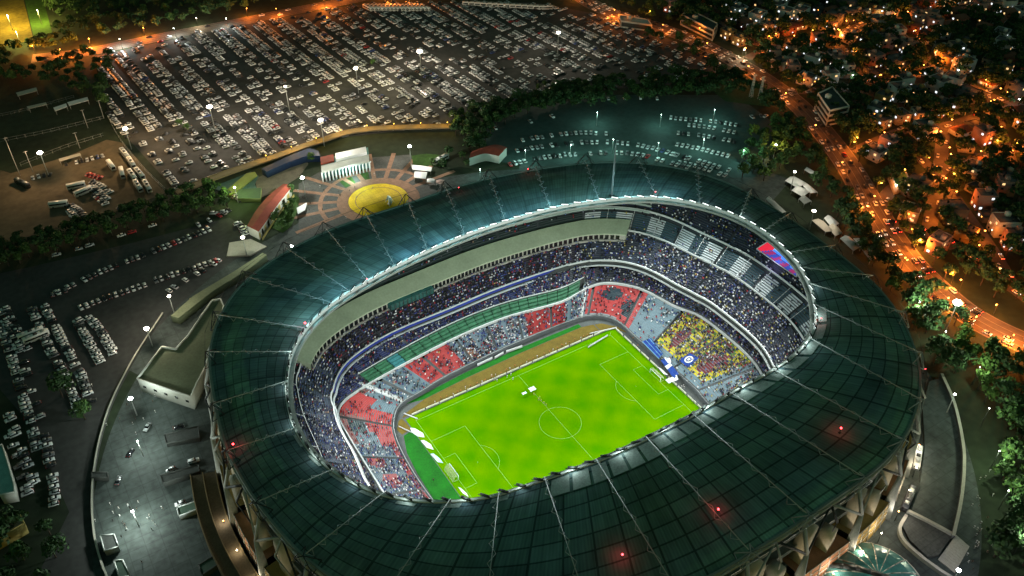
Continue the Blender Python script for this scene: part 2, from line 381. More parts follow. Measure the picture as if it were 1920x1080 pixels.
# --- stands: stepped rows, coloured seat by seat block
m_seat = mat('seats', (.5, .5, .5), .55, var=.12, scale=1.5, attr=True)
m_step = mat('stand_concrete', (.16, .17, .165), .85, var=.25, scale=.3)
TEAL = (.03, .10, .11); SLATE = (.16, .24, .27); RED = (.52, .05, .045); PALE = (.62, .66, .64); GREY = (.17, .19, .19)
NAVY = (.025, .035, .13); YEL = (.6, .5, .02); MAR = (.16, .03, .035); GRN = (.03, .14, .08); DARK = (.02, .025, .027)
def deg(t): return (math.degrees(t)+360) % 360
def low_col(d, f):
    """seat colour of the lower stand by bearing d (degrees) and depth f"""
    if 46 < d < 140:
        x = d
        if 54 < x < 72: return RED
        if 110 < x < 128: return RED
        if 100 < x < 105 and f < .6: return (.36, .17, .10)
        if 70 < x < 112: return (.19, .27, .31)
        return SLATE
    if 27 < d <= 46:
        if d > 34 and .0 < f < .06: return (.3, .3, .3)
        if math.hypot((d-38)/3.2, (f-.72)/.22) < 1 or math.hypot((d-31)/2.4, (f-.42)/.25) < 1: return (.02, .04, .05)
        return RED
    if 15 < d <= 27: return SLATE
    if d <= 15 or d > 340:
        e = d if d < 180 else d-360
        if math.hypot((e-8)/2.2, (f-.5)/.24) < 1 or math.hypot((e+8)/3.4, (f-.5)/.26) < 1: return MAR
        if -14 < e <= 14 and f > .12:
            q = math.sin(e*127.1+f*311.7+math.sin(e*3.1)*9)*43758.5; q -= math.floor(q)
            return YEL if q < .66 else (.10, .2, .03) if q < .78 else MAR if q < .9 else (.03, .04, .06)
        return SLATE
    if 140 <= d < 161:
        if 151 < d < 156 and .55 < f < .85: return (.03, .06, .06)
        if (f > .5 and 142.5 < d < 150) or (f < .5 and 146 < d < 155) or (f < .35 and d >= 155): return RED
        return (.3, .12, .1) if f > .85 or 150 < d < 151 else SLATE
    if 161 <= d < 200:
        if math.hypot((d-168)/2.6, (f-.7)/.22) < 1 or math.hypot((d-176)/3, (f-.6)/.25) < 1 or f < .14: return RED
        return SLATE
    return SLATE
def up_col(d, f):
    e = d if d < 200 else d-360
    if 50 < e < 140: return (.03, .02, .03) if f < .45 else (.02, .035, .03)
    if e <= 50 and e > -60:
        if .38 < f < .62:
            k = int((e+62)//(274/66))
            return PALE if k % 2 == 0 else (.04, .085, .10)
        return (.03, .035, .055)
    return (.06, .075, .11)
def stand(name, r0, z0, r1, z1, nrow, tmin, tmax, nwedge, colf, bands, parent, per=14, stepm=None):
    """rows of seats between two rings, one mesh per seat block"""
    edges = np.linspace(tmin, tmax, nwedge+1); Z0 = z0 if callable(z0) else (lambda q: np.full(np.shape(q), float(z0))); Z1 = z1 if callable(z1) else (lambda q: np.full(np.shape(q), float(z1)))
    b = MB(); t = np.linspace(tmin, tmax, nwedge*per+1)
    b.loft(pol(t, r0(t)-.3, Z0(t)-1.0), pol(t, r1(t), Z1(t)-1.0))
    b.loft(pol(t, r0(t)-.3, Z0(t)-2.2), pol(t, r0(t)-.3, Z0(t)-1.0))
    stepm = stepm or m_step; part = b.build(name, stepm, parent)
    for w in range(nwedge):
        gap = .55/ (r0(np.array([edges[w]]))[0])
        for bi, (f0, f1) in enumerate(bands):
            b = MB(); tt = np.linspace(edges[w]+gap, edges[w+1]-gap, per+1)
            i0, i1 = int(round(f0*nrow)), int(round(f1*nrow))
            if bi < len(bands)-1: i1 -= 1
            R0, R1 = r0(tt), r1(tt); z0_, z1_ = Z0(tt), Z1(tt)
            for i in range(i0, i1):
                fa, fb = i/nrow, (i+1)/nrow
                ra = R0+(R1-R0)*fa; rb_ = R0+(R1-R0)*fb; za = z0_+(z1_-z0_)*fa; zb = z0_+(z1_-z0_)*fb
                rm = ra+(rb_-ra)*.36
                A = pol(tt, ra, za); M_ = pol(tt, rm, za); B = pol(tt, rb_, za); T = pol(tt, rb_, zb)
                for k in range(per):
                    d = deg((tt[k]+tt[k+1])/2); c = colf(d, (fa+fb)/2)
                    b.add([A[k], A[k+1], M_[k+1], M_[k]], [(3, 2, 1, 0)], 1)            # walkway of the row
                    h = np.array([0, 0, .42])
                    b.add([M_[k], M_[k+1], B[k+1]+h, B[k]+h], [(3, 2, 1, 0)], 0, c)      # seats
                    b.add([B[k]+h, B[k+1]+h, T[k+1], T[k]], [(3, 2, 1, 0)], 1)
            if b.f: b.build('seat_block', [m_seat, stepm], part)
    return part
T0, T1 = -62*D2R, 212*D2R
R_LOW0 = lambda t: r_front(t)+.9
stand('lower_tier', R_LOW0, 2.2, r_low, 9.0, 22, T0, T1, 18, low_col, [(0, 1)], STAD, per=15)
R_MID0 = lambda t: np.where((TH_mod(t) > 47.5) & (TH_mod(t) < 138.5), r_low(t)+6.6, r_low(t)+1.6)
def TH_mod(t): return (np.degrees(t)+360) % 360
isfar = lambda t: (TH_mod(t) > 47.5) & (TH_mod(t) < 138.5)
Z_MID0 = lambda t: np.where(isfar(t), 13.2, 10.2)
stand('middle_tier', R_MID0, Z_MID0, lambda t: R_MID0(t)+8, lambda t: Z_MID0(t)+4.2, 9, T0, T1, 15, lambda d, f: NAVY if 60 < d < 150 else (.03, .03, .04), [(0, 1)], STAD, per=16)
R_UP0 = lambda t: r_fas(t)+.6
R_UP1 = lambda t: np.minimum(r_fas(t)+35, r_out(t)-9.5)
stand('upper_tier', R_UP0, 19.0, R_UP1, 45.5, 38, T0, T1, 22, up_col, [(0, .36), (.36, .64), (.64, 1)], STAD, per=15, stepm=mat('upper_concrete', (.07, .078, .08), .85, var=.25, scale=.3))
# --- walls, rails and fascias of the tiers
tt = np.linspace(T0, T1, 500)
def band(name, m, r, z0, z1, thick=.5, t=None, parent=STAD):
    t = tt if t is None else t; R = r(t) if callable(r) else r; b = MB()
    a0, a1, c0, c1 = pol(t, R, z0), pol(t, R, z1), pol(t, R+thick, z0), pol(t, R+thick, z1)
    b.loft(a0, a1); b.loft(a1, c1); b.loft(c1, c0)
    for q in (0, -1): b.add([a0[q], a1[q], c1[q], c0[q]], [(0, 1, 2, 3)])
    return b.build(name, m, parent)
m_fasc = mat('white_fascia', (.62, .64, .6), .6, var=.1)
m_ad = mat('fascia_screen_blue', (.03, .05, .3), .4, var=.3, scale=.1)
band('pitch_wall', mat('wall_grey', (.1, .11, .11), .8, var=.2), r_front, 0, 1.7, .5)
band('pitch_rail', m_steel, lambda t: r_front(t)+.1, 2.3, 2.45, .2)
band('tier_rail', m_fasc, lambda t: r_low(t)+.3, 9.0, 10.3, .6)
tf = np.linspace(48*D2R, 138*D2R, 200)
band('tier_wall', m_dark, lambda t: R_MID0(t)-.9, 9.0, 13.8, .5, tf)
band('tier_parapet', m_fasc, lambda t: R_MID0(t)-.4, 13.8, 14.2, .3, tf)
band('upper_fascia', m_fasc, r_fas, 19.0, 19.9, .45)
band('fascia_shadow_strip', m_dark, lambda t: r_fas(t)+.1, 17.4, 19.0, .3)  # dark strip painted as the shadow gap below the white fascia
band('fascia_board', m_ad, lambda t: r_fas(t)-.12, 18.0, 19.3, .1, np.linspace(58*D2R, 148*D2R, 160))
band('fascia_ledge', m_fasc, lambda t: r_fas(t)-1.0, 16.7, 17.2, .8)
# underside of the upper tier and the terraces between tiers
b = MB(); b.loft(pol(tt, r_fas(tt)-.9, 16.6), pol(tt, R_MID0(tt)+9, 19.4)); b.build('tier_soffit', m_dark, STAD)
b = MB(); b.loft(pol(tt, r_low(tt)+.9, 9.05), pol(tt, r_low(tt)+7, 9.05)); b.build('promenade', mat('promenade_floor', (.13, .14, .13), .9), STAD)
# far side: terraces of glazed green boxes between the lower seats and the middle tier
m_gl = mat('green_glass', (.035, .14, .065), .5, var=.7, scale=.5, spec=.4)
m_gl2 = mat('teal_glass', (.05, .2, .2), .25, var=.4, scale=.3, spec=.6)
m_frame = mat('box_frame', (.05, .09, .07), .6, var=.2)
for k, d in enumerate(np.arange(49, 138, 4.05)):
    t = np.linspace(d+.15, d+3.9, 7)*D2R; b = MB()
    for j in range(4):
        ra, rb2 = r_low(t)+1.0+j*1.35, r_low(t)+1.0+(j+1)*1.35-.2; za, zb = 9.9+j*1.15, 9.9+j*1.15+.5
        b.loft(pol(t, ra, za-.9), pol(t, ra, za)); b.loft(pol(t, ra, za), pol(t, rb2, zb)); b.loft(pol(t, rb2, zb), pol(t, rb2, za-.6))
    b.build('box_seating', m_gl2 if 118 < d < 131 and k % 2 else m_gl, STAD)
# radial dividing walls between the long stand and the end stands
for d in (47.3, 139.3):
    b = MB(); t = d*D2R; u = np.array([math.cos(t), math.sin(t)]); n = np.array([-u[1], u[0]])
    ra, rb2 = float(r_front(t))+1, float(r_low(t))+7
    q = [(*(u*ra-n*.9), 3.2), (*(u*ra+n*.9), 3.2), (*(u*rb2+n*.9), 12.6), (*(u*rb2-n*.9), 12.6)]
    b.add(q+[(x, y, z-2.5) for x, y, z in q], [(0, 1, 2, 3), (0, 4, 5, 1), (1, 5, 6, 2), (2, 6, 7, 3), (3, 7, 4, 0)]); b.build('dividing_wall', m_fasc, STAD)
# railings across the upper tier (cross aisles)
def tier_pt(t, f, dz=0.): R0, R1 = R_UP0(t), R_UP1(t); return pol(t, R0+(R1-R0)*f, 19+26.5*f+dz)
for f in (.365, .635):
    b = MB(); t = np.linspace(T0, T1, 400); b.loft(tier_pt(t, f, .4), tier_pt(t, f, 1.2)); b.loft(tier_pt(t, f, 1.2), tier_pt(t, f+.008, 1.2)); b.build('cross_aisle_rail', m_fasc, STAD)
for d in list(np.arange(-20, 48, 6.4))+list(np.arange(142, 200, 9.6)):
    b = MB(); P = [tier_pt(np.array([d*D2R]), f, .9)[0] for f in np.linspace(.365, .635, 7)]
    for a, c in zip(P, P[1:]): b.bar(a, c, .22)
    b.build('stair_rail', m_fasc, STAD)
# gallery of skyboxes on the far side: pale sloping roof slab over a row of dark window bays
gt = np.linspace(38*D2R, 145*D2R, 200)
m_slab = mat('gallery_roof', (.40, .46, .30), .8, var=.18, scale=.15)
G0 = lambda t: r_fas(t)+9.2
gal = MB(); 
gal.loft(pol(gt, G0(gt), 29.6), pol(gt, G0(gt)+8.4, 33.1)); gal.loft(pol(gt, G0(gt), 29.0), pol(gt, G0(gt), 29.6)); gal.loft(pol(gt, G0(gt)+8.4, 33.1), pol(gt, G0(gt)+8.4, 31.8))
for q in (0, -1):
    a = pol(gt[q:q+1] if q == 0 else gt[-1:], 0, 0)
    tq = gt[[q]]; A = pol(tq, G0(tq), 26)[0]; B = pol(tq, G0(tq), 29.6)[0]; C_ = pol(tq, G0(tq)+8.4, 33.1)[0]; Dd = pol(tq, G0(tq)+8.4, 29.5)[0]
    gal.add([A, B, C_, Dd], [(0, 1, 2, 3)])
gallery = gal.build('gallery', m_slab, STAD)
b = MB(); b.loft(pol(gt, G0(gt)+.3, 25.4), pol(gt, G0(gt)+.3, 29.2)); b.loft(pol(gt, G0(gt)-.5, 25.2), pol(gt, G0(gt)-.5, 26.1)); b.loft(pol(gt, G0(gt)-.5, 26.1), pol(gt, G0(gt)+.3, 26.1)); b.build('gallery_wall', m_pale, gallery)
m_win = mat('dark_window', (.01, .013, .013), .15, var=0, spec=.5)
for d in np.arange(39.5, 144, 1.45):
    if 103 < d < 117.5: continue
    t = np.array([d+.18, d+1.2])*D2R; b = MB(); a = pol(t, G0(t)+.12, 26.3); c = pol(t, G0(t)+.12, 28.6); b.loft(a, c); b.loft(c, pol(t, G0(t)+.3, 28.6)); b.build('window', m_win, gallery)
# glazed commentary platform in the middle of the gallery
t = np.linspace(103, 117.5, 12)*D2R; b = MB()
b.loft(pol(t, G0(t)-1.6, 25.4), pol(t, G0(t)-1.6, 28.6)); b.loft(pol(t, G0(t)-1.6, 28.6), pol(t, G0(t)+1, 29.7)); 
for q in (0, -1):
    tq = t[[q]]; b.add([pol(tq, G0(tq)-1.6, 25.4)[0], pol(tq, G0(tq)-1.6, 28.6)[0], pol(tq, G0(tq)+1, 29.7)[0], pol(tq, G0(tq)+1, 25.4)[0]], [(0, 1, 2, 3)])
cb = b.build('commentary_box', mat('commentary_glass', (.03, .10, .09), .2, var=.6, scale=.25, spec=.6), gallery)
b = MB()
for q in range(len(t)): tq = t[[q]]; b.bar(pol(tq, G0(tq)-1.65, 25.4)[0], pol(tq, G0(tq)-1.65, 28.7)[0], .2)
b.build('mullions', m_dsteel, cb)
# back tiers above the gallery: dark walkway bands
for f in (.62, .70, .78, .86, .94):
    b = MB(); t = np.linspace(34*D2R, 150*D2R, 160); b.loft(tier_pt(t, f, .6), tier_pt(t, f, 1.3)); b.loft(tier_pt(t, f, 1.3), tier_pt(t, f+.008, 1.3)); b.build('walkway_rail', mat('grey_green_rail', (.34, .42, .36), .7), STAD)
# --- roof ring
def roof_material():
    m = bpy.data.materials.new('roof_sheeting'); m.use_nodes = True; nt = m.node_tree; N = nt.nodes; L = nt.links; bs = N['Principled BSDF']; out = N['Material Output']
    uv = N.new('ShaderNodeUVMap'); uv.uv_map = 'UVMap'; sx = N.new('ShaderNodeSeparateXYZ'); L.new(uv.outputs[0], sx.inputs[0])
    def M(op, a, b=None, c=None):
        n = N.new('ShaderNodeMath'); n.operation = op
        for i, q in enumerate((a, b, c)):
            if q is None: continue
            if isinstance(q, (int, float)): n.inputs[i].default_value = q
            else: L.new(q, n.inputs[i])
        return n.outputs[0]
    def seam(x, n, w): return M('LESS_THAN', M('ABSOLUTE', M('SUBTRACT', M('FRACT', M('MULTIPLY', x, n)), .5)), w)
    su = seam(sx.outputs[0], 62, .035); sv = seam(sx.outputs[1], 9, .05); cor = M('SINE', M('MULTIPLY', sx.outputs[0], 62*2*math.pi*9))
    wn_ = N.new('ShaderNodeTexWhiteNoise'); wn_.noise_dimensions = '2D'
    cb_ = N.new('ShaderNodeCombineXYZ'); L.new(M('FLOOR', M('ADD', M('MULTIPLY', sx.outputs[0], 62), .5)), cb_.inputs[0]); L.new(M('FLOOR', M('ADD', M('MULTIPLY', sx.outputs[1], 9), .5)), cb_.inputs[1]); L.new(cb_.outputs[0], wn_.inputs[0])
    geo = N.new('ShaderNodeNewGeometry'); n1 = N.new('ShaderNodeTexNoise'); n1.inputs['Scale'].default_value = .08; n1.inputs['Detail'].default_value = 6; L.new(geo.outputs['Position'], n1.inputs['Vector'])
    n2 = N.new('ShaderNodeTexNoise'); n2.inputs['Scale'].default_value = .022; L.new(geo.outputs['Position'], n2.inputs['Vector'])
    cr = N.new('ShaderNodeValToRGB'); e = cr.color_ramp.elements
    e[0].position = .35; e[0].color = (.11, .145, .13, 1); e[1].position = .65; e[1].color = (.10, .155, .19, 1)
    L.new(n2.outputs[0], cr.inputs[0])
    sp = N.new('ShaderNodeSeparateXYZ'); L.new(geo.outputs['Position'], sp.inputs[0])
    seam_fade = N.new('ShaderNodeMapRange'); seam_fade.inputs[1].default_value = 30; seam_fade.inputs[2].default_value = 85; seam_fade.inputs[3].default_value = .62; seam_fade.inputs[4].default_value = .22; L.new(sp.outputs[1], seam_fade.inputs[0])  # joints drawn darker on the southern half, fainter northwards
    k = M('MULTIPLY', M('ADD', M('MULTIPLY', wn_.outputs[0], .4), M('ADD', n1.outputs[0], .25)), M('SUBTRACT', 1, M('MULTIPLY', M('MAXIMUM', su, sv), seam_fade.outputs[0])))
    st = N.new('ShaderNodeTexNoise'); st.inputs['Scale'].default_value = 1; st.inputs['Detail'].default_value = 3; sc2 = N.new('ShaderNodeCombineXYZ'); L.new(M('MULTIPLY', sx.outputs[0], 420), sc2.inputs[0]); L.new(M('MULTIPLY', sx.outputs[1], 3), sc2.inputs[1]); L.new(sc2.outputs[0], st.inputs['Vector'])
    k = M('MULTIPLY', k, M('ADD', M('MULTIPLY', st.outputs[0], 1.1), .45))
    k = M('MULTIPLY', k, M('ADD', M('MULTIPLY', cor, .09), 1))
    mx = N.new('ShaderNodeMix'); mx.data_type = 'RGBA'; mx.blend_type = 'MULTIPLY'; mx.inputs[0].default_value = 1
    L.new(cr.outputs[0], mx.inputs[6]); L.new(k, mx.inputs[7]); L.new(mx.outputs[2], bs.inputs['Base Color'])
    bs.inputs['Roughness'].default_value = .8; bs.inputs['Specular IOR Level'].default_value = .12
    tr = N.new('ShaderNodeBsdfTranslucent'); mt = N.new('ShaderNodeMix'); mt.data_type = 'RGBA'; mt.blend_type = 'MULTIPLY'; mt.inputs[0].default_value = 1; mt.inputs[6].default_value = (.16, .6, .22, 1); L.new(k, mt.inputs[7]); L.new(mt.outputs[2], tr.inputs[0]); ms = N.new('ShaderNodeMixShader'); ms.inputs[0].default_value = .15
    L.new(bs.outputs[0], ms.inputs[1]); L.new(tr.outputs[0], ms.inputs[2]); L.new(ms.outputs[0], out.inputs[0]); return m
def roof_pt(t, f, dz=0.):
    R0, R1 = r_in(t), r_out(t); return pol(t, R0+(R1-R0)*f, ZI+(ZO-ZI)*f+1.6*np.sin(np.pi*f)+dz)
NR = 372; RTH = np.linspace(-math.pi, math.pi, NR+1); NV = 12
V = np.concatenate([roof_pt(RTH, j/NV) for j in range(NV+1)]); F = []; UVc = []
for j in range(NV):
    for i in range(NR):
        F.append((j*(NR+1)+i, (j+1)*(NR+1)+i, (j+1)*(NR+1)+i+1, j*(NR+1)+i+1))
F = np.array(F)
me = quick_mesh('roof', V, F, [roof_material()])
uvl = me.uv_layers.new(name='UVMap'); idx = F.ravel()
uvs = np.stack([(idx % (NR+1))/NR, (idx//(NR+1))/NV], 1).astype(np.float32); uvl.data.foreach_set('uv', uvs.ravel())
for p_ in me.polygons: p_.use_smooth = True
roof = inst('roof', me, STAD)
tr_ = RTH
b = MB(); 
def hoop(r, z0, z1, th, mb=None):
    mb = mb or MB(); a0, a1 = pol(tr_, r, z0), pol(tr_, r, z1); c0, c1 = pol(tr_, r+th, z0), pol(tr_, r+th, z1)
    mb.loft(a0, a1); mb.loft(a1, c1); mb.loft(c1, c0); mb.loft(c0, a0); return mb
hoop(r_in(tr_)-.5, ZI-2.3, ZI+.7, .9).build('roof_rim', mat('rim_white', (.66, .68, .64), .5, var=.1), roof)
b = MB(); b.loft(pol(tr_, r_in(tr_)-2.2, ZI-2.0), pol(tr_, r_in(tr_)-.4, ZI-2.0)); b.loft(pol(tr_, r_in(tr_)-2.2, ZI-1.6), pol(tr_, r_in(tr_)-.4, ZI-1.6)); b.loft(pol(tr_, r_in(tr_)-2.2, ZI-2.0), pol(tr_, r_in(tr_)-2.2, ZI-.9)); b.build('rim_catwalk', mat('catwalk', (.3, .32, .29), .7), roof)
hoop(r_out(tr_)-.2, ZO-2.2, ZO+.5, .8).build('roof_edge_beam', mat('edge_beam', (.2, .24, .2), .7, var=.2), roof)
# pale translucent sheets along the near rim
m_tl = mat('translucent_sheet', (.62, .7, .66), .5, var=.35, scale=.25, transl=.5)
for d in list(np.arange(-128, -22, 5.6))+[-141, -150, -158, 176, 182, 188, 195]:
    n = 4.7 if d < -22 and d > -130 else 3.4
    t = np.linspace(d, d+n, 7)*D2R; b = MB(); f1 = .16 if d < -100 else .12
    if not (-130 < d < -22): f1 = .07
    fs = np.linspace(.025, f1, 4)
    for a, c in zip(fs, fs[1:]): b.loft(roof_pt(t, c, .28), roof_pt(t, a, .28))
    b.build('roof_light_panel', m_tl, roof)
# radial trusses standing on the roof
TR = [(-174,-172),(-162,-161),(-149,-149),(-135,-140),(-121,-130),(-108,-115),(-94,-96),(-81,-76),(-68,-60),(-57,-46),(-47,-33),(-36,-22),(-26,-15),(-16,-9.5),(-6,-4),(6,5),(16,12),(28,22),(40,32),(51,46),(62,60),(73,75),(84,90),(94,104),(104,116),(113,125),(122,131),(132,136.5),(143,146),(152,153.5),(164,162),(174.5,175)]
m_truss = mat('truss_steel', (.36, .40, .38), .5, metal=.2, var=.2)
for od, idg in TR:
    o0 = np.array([od*D2R]); i0 = np.array([idg*D2R]); farside = 20 < od < 140; hh = 2.2 if farside else 3.4
    A = pol(o0, r_out(o0)+.3, ZO+hh)[0]; B = pol(i0, r_in(i0)-.4, ZI+1.5)[0]; Al = pol(o0, r_out(o0)-.5, ZO+.9)[0]; Bl = pol(i0, r_in(i0)+.6, ZI+.9)[0]
    b = MB(); n = 13; bow = lambda f: np.array([0, 0, 1.6*math.sin(math.pi*f)])
    b.bar(A, B, .16 if farside else .24)
    side = np.array([-(B-A)[1], (B-A)[0], 0]); side /= np.linalg.norm(side)
    top = [A+(B-A)*k/n for k in range(n+1)]
    # zigzag web lying between the top chord and two foot points on the sheets
    for k in range(n):
        f = (k+.5)/n; s_ = 1 if k % 2 else -1; q = Al+(Bl-Al)*f+bow(f)+side*s_*(1.5 if farside else 1.2)
        b.bar(top[k], q, .15); b.bar(q, top[k+1], .15)
    b.build('roof_truss', m_truss if not farside else mat('truss_steel_pale', (.28, .34, .34), .5, metal=.2, var=.2), STAD)
# perimeter: concrete fins, steel A-frames, ring beams, stair towers
m_fin = mat('fin_concrete', (.38, .39, .36), .85, var=.25, scale=.25)
m_cream = mat('cream_render', (.55, .47, .34), .8, var=.15, scale=.3)
m_orange = mat('orange_brick', (.34, .15, .07), .85, var=.3, scale=.4)
def perim(t, out, z): t = np.array([t]); return pol(t, r_out(t)+out, z)[0]
outs = [q[0]*D2R for q in TR]
for k, t in enumerate(outs):
    u = np.array([math.cos(t), math.sin(t), 0]); n = np.array([-u[1], u[0], 0])
    b = MB(); P = [perim(t, 2.6, GZ-.2), perim(t, 7.4, GZ-.2), perim(t, 5.4, 33), perim(t, 4.2, 33)]
    v = [p+n*s*(.95 if i_ in (0, 1) else .5) for s in (-1, 1) for i_, p in enumerate(P)]
    b.add(v, [(0, 1, 2, 3), (7, 6, 5, 4), (0, 4, 5, 1), (1, 5, 6, 2), (2, 6, 7, 3), (3, 7, 4, 0)])
    t2 = outs[(k+1) % len(outs)]; t0 = outs[k-1]
    if t2 < t: t2 += 2*math.pi
    if t0 > t: t0 -= 2*math.pi
    head = perim(t, 4.8, 33.2); b.bar(head, perim(t, .6, 46.2), .9, h=1.2)
    b.build('support_fin', m_fin, STAD)
    b = MB()
    for q in ((t+t2)/2, (t+t0)/2): b.bar(head, perim(t+(q-t)*.96, .8, 45.6), .6, h=.8)
    b.bar(perim((t+t2)/2, .9, 45.4), perim((t+t2)/2, 4.4, 39.5), .5, h=.7); b.bar(perim((t+t2)/2, 4.4, 39.5), perim(t+(t2-t)*.5+.03, 2.4, 30), .4)
    b.build('strut_beam', m_dsteel if k % 2 else m_fin, STAD)
    b = MB(); fl = 20*D2R < t < 150*D2R; hh = 5.2 if fl else 3.4; top = perim(t, 1.4, ZO+hh); w_ = .26
    for s in (-1, 1):
        f1, f2 = perim(t+s*.034, 2.4, ZO-1.2), perim(t+s*.03, -2.2, ZO+.8); b.bar(f1, top, w_); b.bar(f2, top, w_); b.bar(f1, f2, w_)
        b.bar(f1, perim(t+s*.012, 1.7, ZO+hh*.6), .16); b.bar(perim(t, 2.4, ZO-1.2), perim(t+s*.018, 1.9, ZO+hh*.45), .16)
    b.bar(perim(t-.034, 2.4, ZO-1.2), perim(t+.034, 2.4, ZO-1.2), w_); b.build('a_frame', m_steel if (t < -.3 and t > -2.2) else m_dsteel, STAD)
    b = MB(); C0, C1 = top, perim(t2, 1.4, ZO+(5.2 if 20*D2R < (t2 % (2*math.pi)) < 150*D2R else 3.4)); mid_ = (C0+C1)/2+u*2.0-np.array([0, 0, 1.2])
    b.bar(C0, mid_, .1); b.bar(mid_, C1, .1); b.build('tie_cable', m_dsteel, STAD)
    b = MB(); ns = 4; Q = [perim(t+(t2-t)*i/ns, .75, 45.9) for i in range(ns+1)]
    for a, c in zip(Q, Q[1:]): b.bar(a, c, .8, h=.9)
    b.build('ring_beam', m_pale if -2.2 < t < .2 else m_fin, STAD)
# back wall and concourse floors of the bowl
b = MB(); b.loft(pol(tr_, r_out(tr_)-6, GZ-1), pol(tr_, r_out(tr_)-6, 45.8)); b.build('outer_wall', m_dark, STAD)
for z in (18, 27, 36):
    b = MB(); Ri, Ro = r_out(tr_)-6.2, r_out(tr_)-1.2
    b.loft(pol(tr_, Ri, z+.5), pol(tr_, Ro, z+.5)); b.loft(pol(tr_, Ro, z+.5), pol(tr_, Ro, z-.5)); b.loft(pol(tr_, Ro, z-.5), pol(tr_, Ri, z-.5)); b.build('concourse_floor', m_conc, STAD)
    hoop(r_out(tr_)-1.3, z+1.0, z+1.5, .12).build('concourse_rail', m_steel, STAD)
for k, t in enumerate(outs):
    t2 = outs[(k+1) % len(outs)]
    if t2 < t: t2 += 2*math.pi
    for fr in (.3, .7):
        tm = t+(t2-t)*fr; u = np.array([math.cos(tm), math.sin(tm), 0]); n = np.array([-u[1], u[0], 0]); c = perim(tm, .9 if fr < .5 else 2.6, 0)
        zt = 33.5 if fr < .5 else 25.5; hw = 3.4 if fr < .5 else 3.0
        ar = np.linspace(0, math.pi, 11); front = [c+n*hw+[0, 0, GZ-.1]]+[c+n*hw*math.cos(a)+np.array([0, 0, zt+hw*1.15*math.sin(a)]) for a in ar]+[c-n*hw+[0, 0, GZ-.1]]
        back = [q-u*4.5 for q in front]; m_ = len(front); b = MB()
        b.add(front+back, [tuple(range(m_)), tuple(range(2*m_-1, m_-1, -1))]+[(i_, m_+i_, m_+(i_+1) % m_, (i_+1) % m_) for i_ in range(m_)])
        st = b.build('stair_tower', m_cream if (k % 3 or fr < .5) else m_pale, STAD)
    tm0, tm1 = t+(t2-t)*.05, t+(t2-t)*.95
    ts = np.linspace(tm0, tm1, 5); b = MB(); b.loft(pol(ts, r_out(ts)+6.0, GZ), pol(ts, r_out(ts)+5.0, 19)); b.loft(pol(ts, r_out(ts)+5.0, 19), pol(ts, r_out(ts)-5, 20.2))
    pw = b.build('facade_panel', m_orange if k % 2 else mat('ochre_render', (.3, .2, .06), .85, var=.25), STAD); b = MB()
    for tq in np.linspace(tm0, tm1, 6): b.bar(perim(tq, 6.1, GZ), perim(tq, 5.1, 19.2), .28)
    for z in (13, 16, 19.1):
        for a, c in zip(ts, ts[1:]): b.bar(perim(a, 6.1-(z-9)*.1, z), perim(c, 6.1-(z-9)*.1, z), .26)
    b.build('panel_grille', m_pale, pw)
# --- floodlights along the roof rim
m_lens = mat('floodlight_lens', (1, 1, 1), .3, var=0, emit=(.86, 1, .95), estr=3.2)
NF = 96
fx = MB(); fx.bar((-2.4, 0, .1), (2.4, 0, .1), .2); fx.bar((0, .1, -.3), (0, .1, .2), .25)
fx.box((0, .1, .5), (3.4, .45, .55)); fx.box((0, -.22, .8), (3.4, .4, .06)); fx_me = fx.mesh('floodlight', [m_dsteel])
ln = MB(); ln.box((0, -.16, .52), (3.2, .06, .44)); ln_me = ln.mesh('lens', [m_lens])
# even spacing along the rim
cs = np.concatenate([[0], np.cumsum(np.linalg.norm(np.diff(pol(tr_, r_in(tr_), 0), axis=0), axis=1))])
ft = np.interp(np.linspace(0, cs[-1], NF, endpoint=False), cs, tr_)
FLOOD_E, RIM_FILL_E = 40000, 1700
for i, t in enumerate(ft):
    p = pol(np.array([t]), r_in(np.array([t]))-.3, ZI+.7)[0]
    o = inst('floodlight', fx_me, STAD, p, t-math.pi/2); q = inst('lens', ln_me, o)
    if i % 3 == 0:
        lp = Vector(pol(np.array([t]), r_in(np.array([t]))-2.6, ZI-2.4)[0]); aim = Vector((.45*lp.x, -.55*lp.y+2, 4))
        if abs(lp.x) > 92: aim = Vector((-.2*lp.x, -.3*lp.y, 2))
        l = lamp_light('flood_beam', 'SPOT', FLOOD_E, (.92, .98, 1), STAD, lp, 1.2, 125, .7); l.rotation_euler = (aim-lp).to_track_quat('-Z', 'Y').to_euler()
    if i % 3 == 1:  # fill lights without fixtures, added above the rim to brighten the roof
        lp = pol(np.array([t]), r_in(np.array([t]))-.2, ZI+(7.5 if 25*D2R < t < 150*D2R else 2.6))[0]
        lamp_light('rim_fill_light', 'POINT', RIM_FILL_E*(2.6 if 25*D2R < t < 150*D2R else .5 if -130*D2R < t < -18*D2R else .25), (.42, .9, 1) if 25*D2R < t < 150*D2R else (.8, 1, .95), STAD, lp, .6)
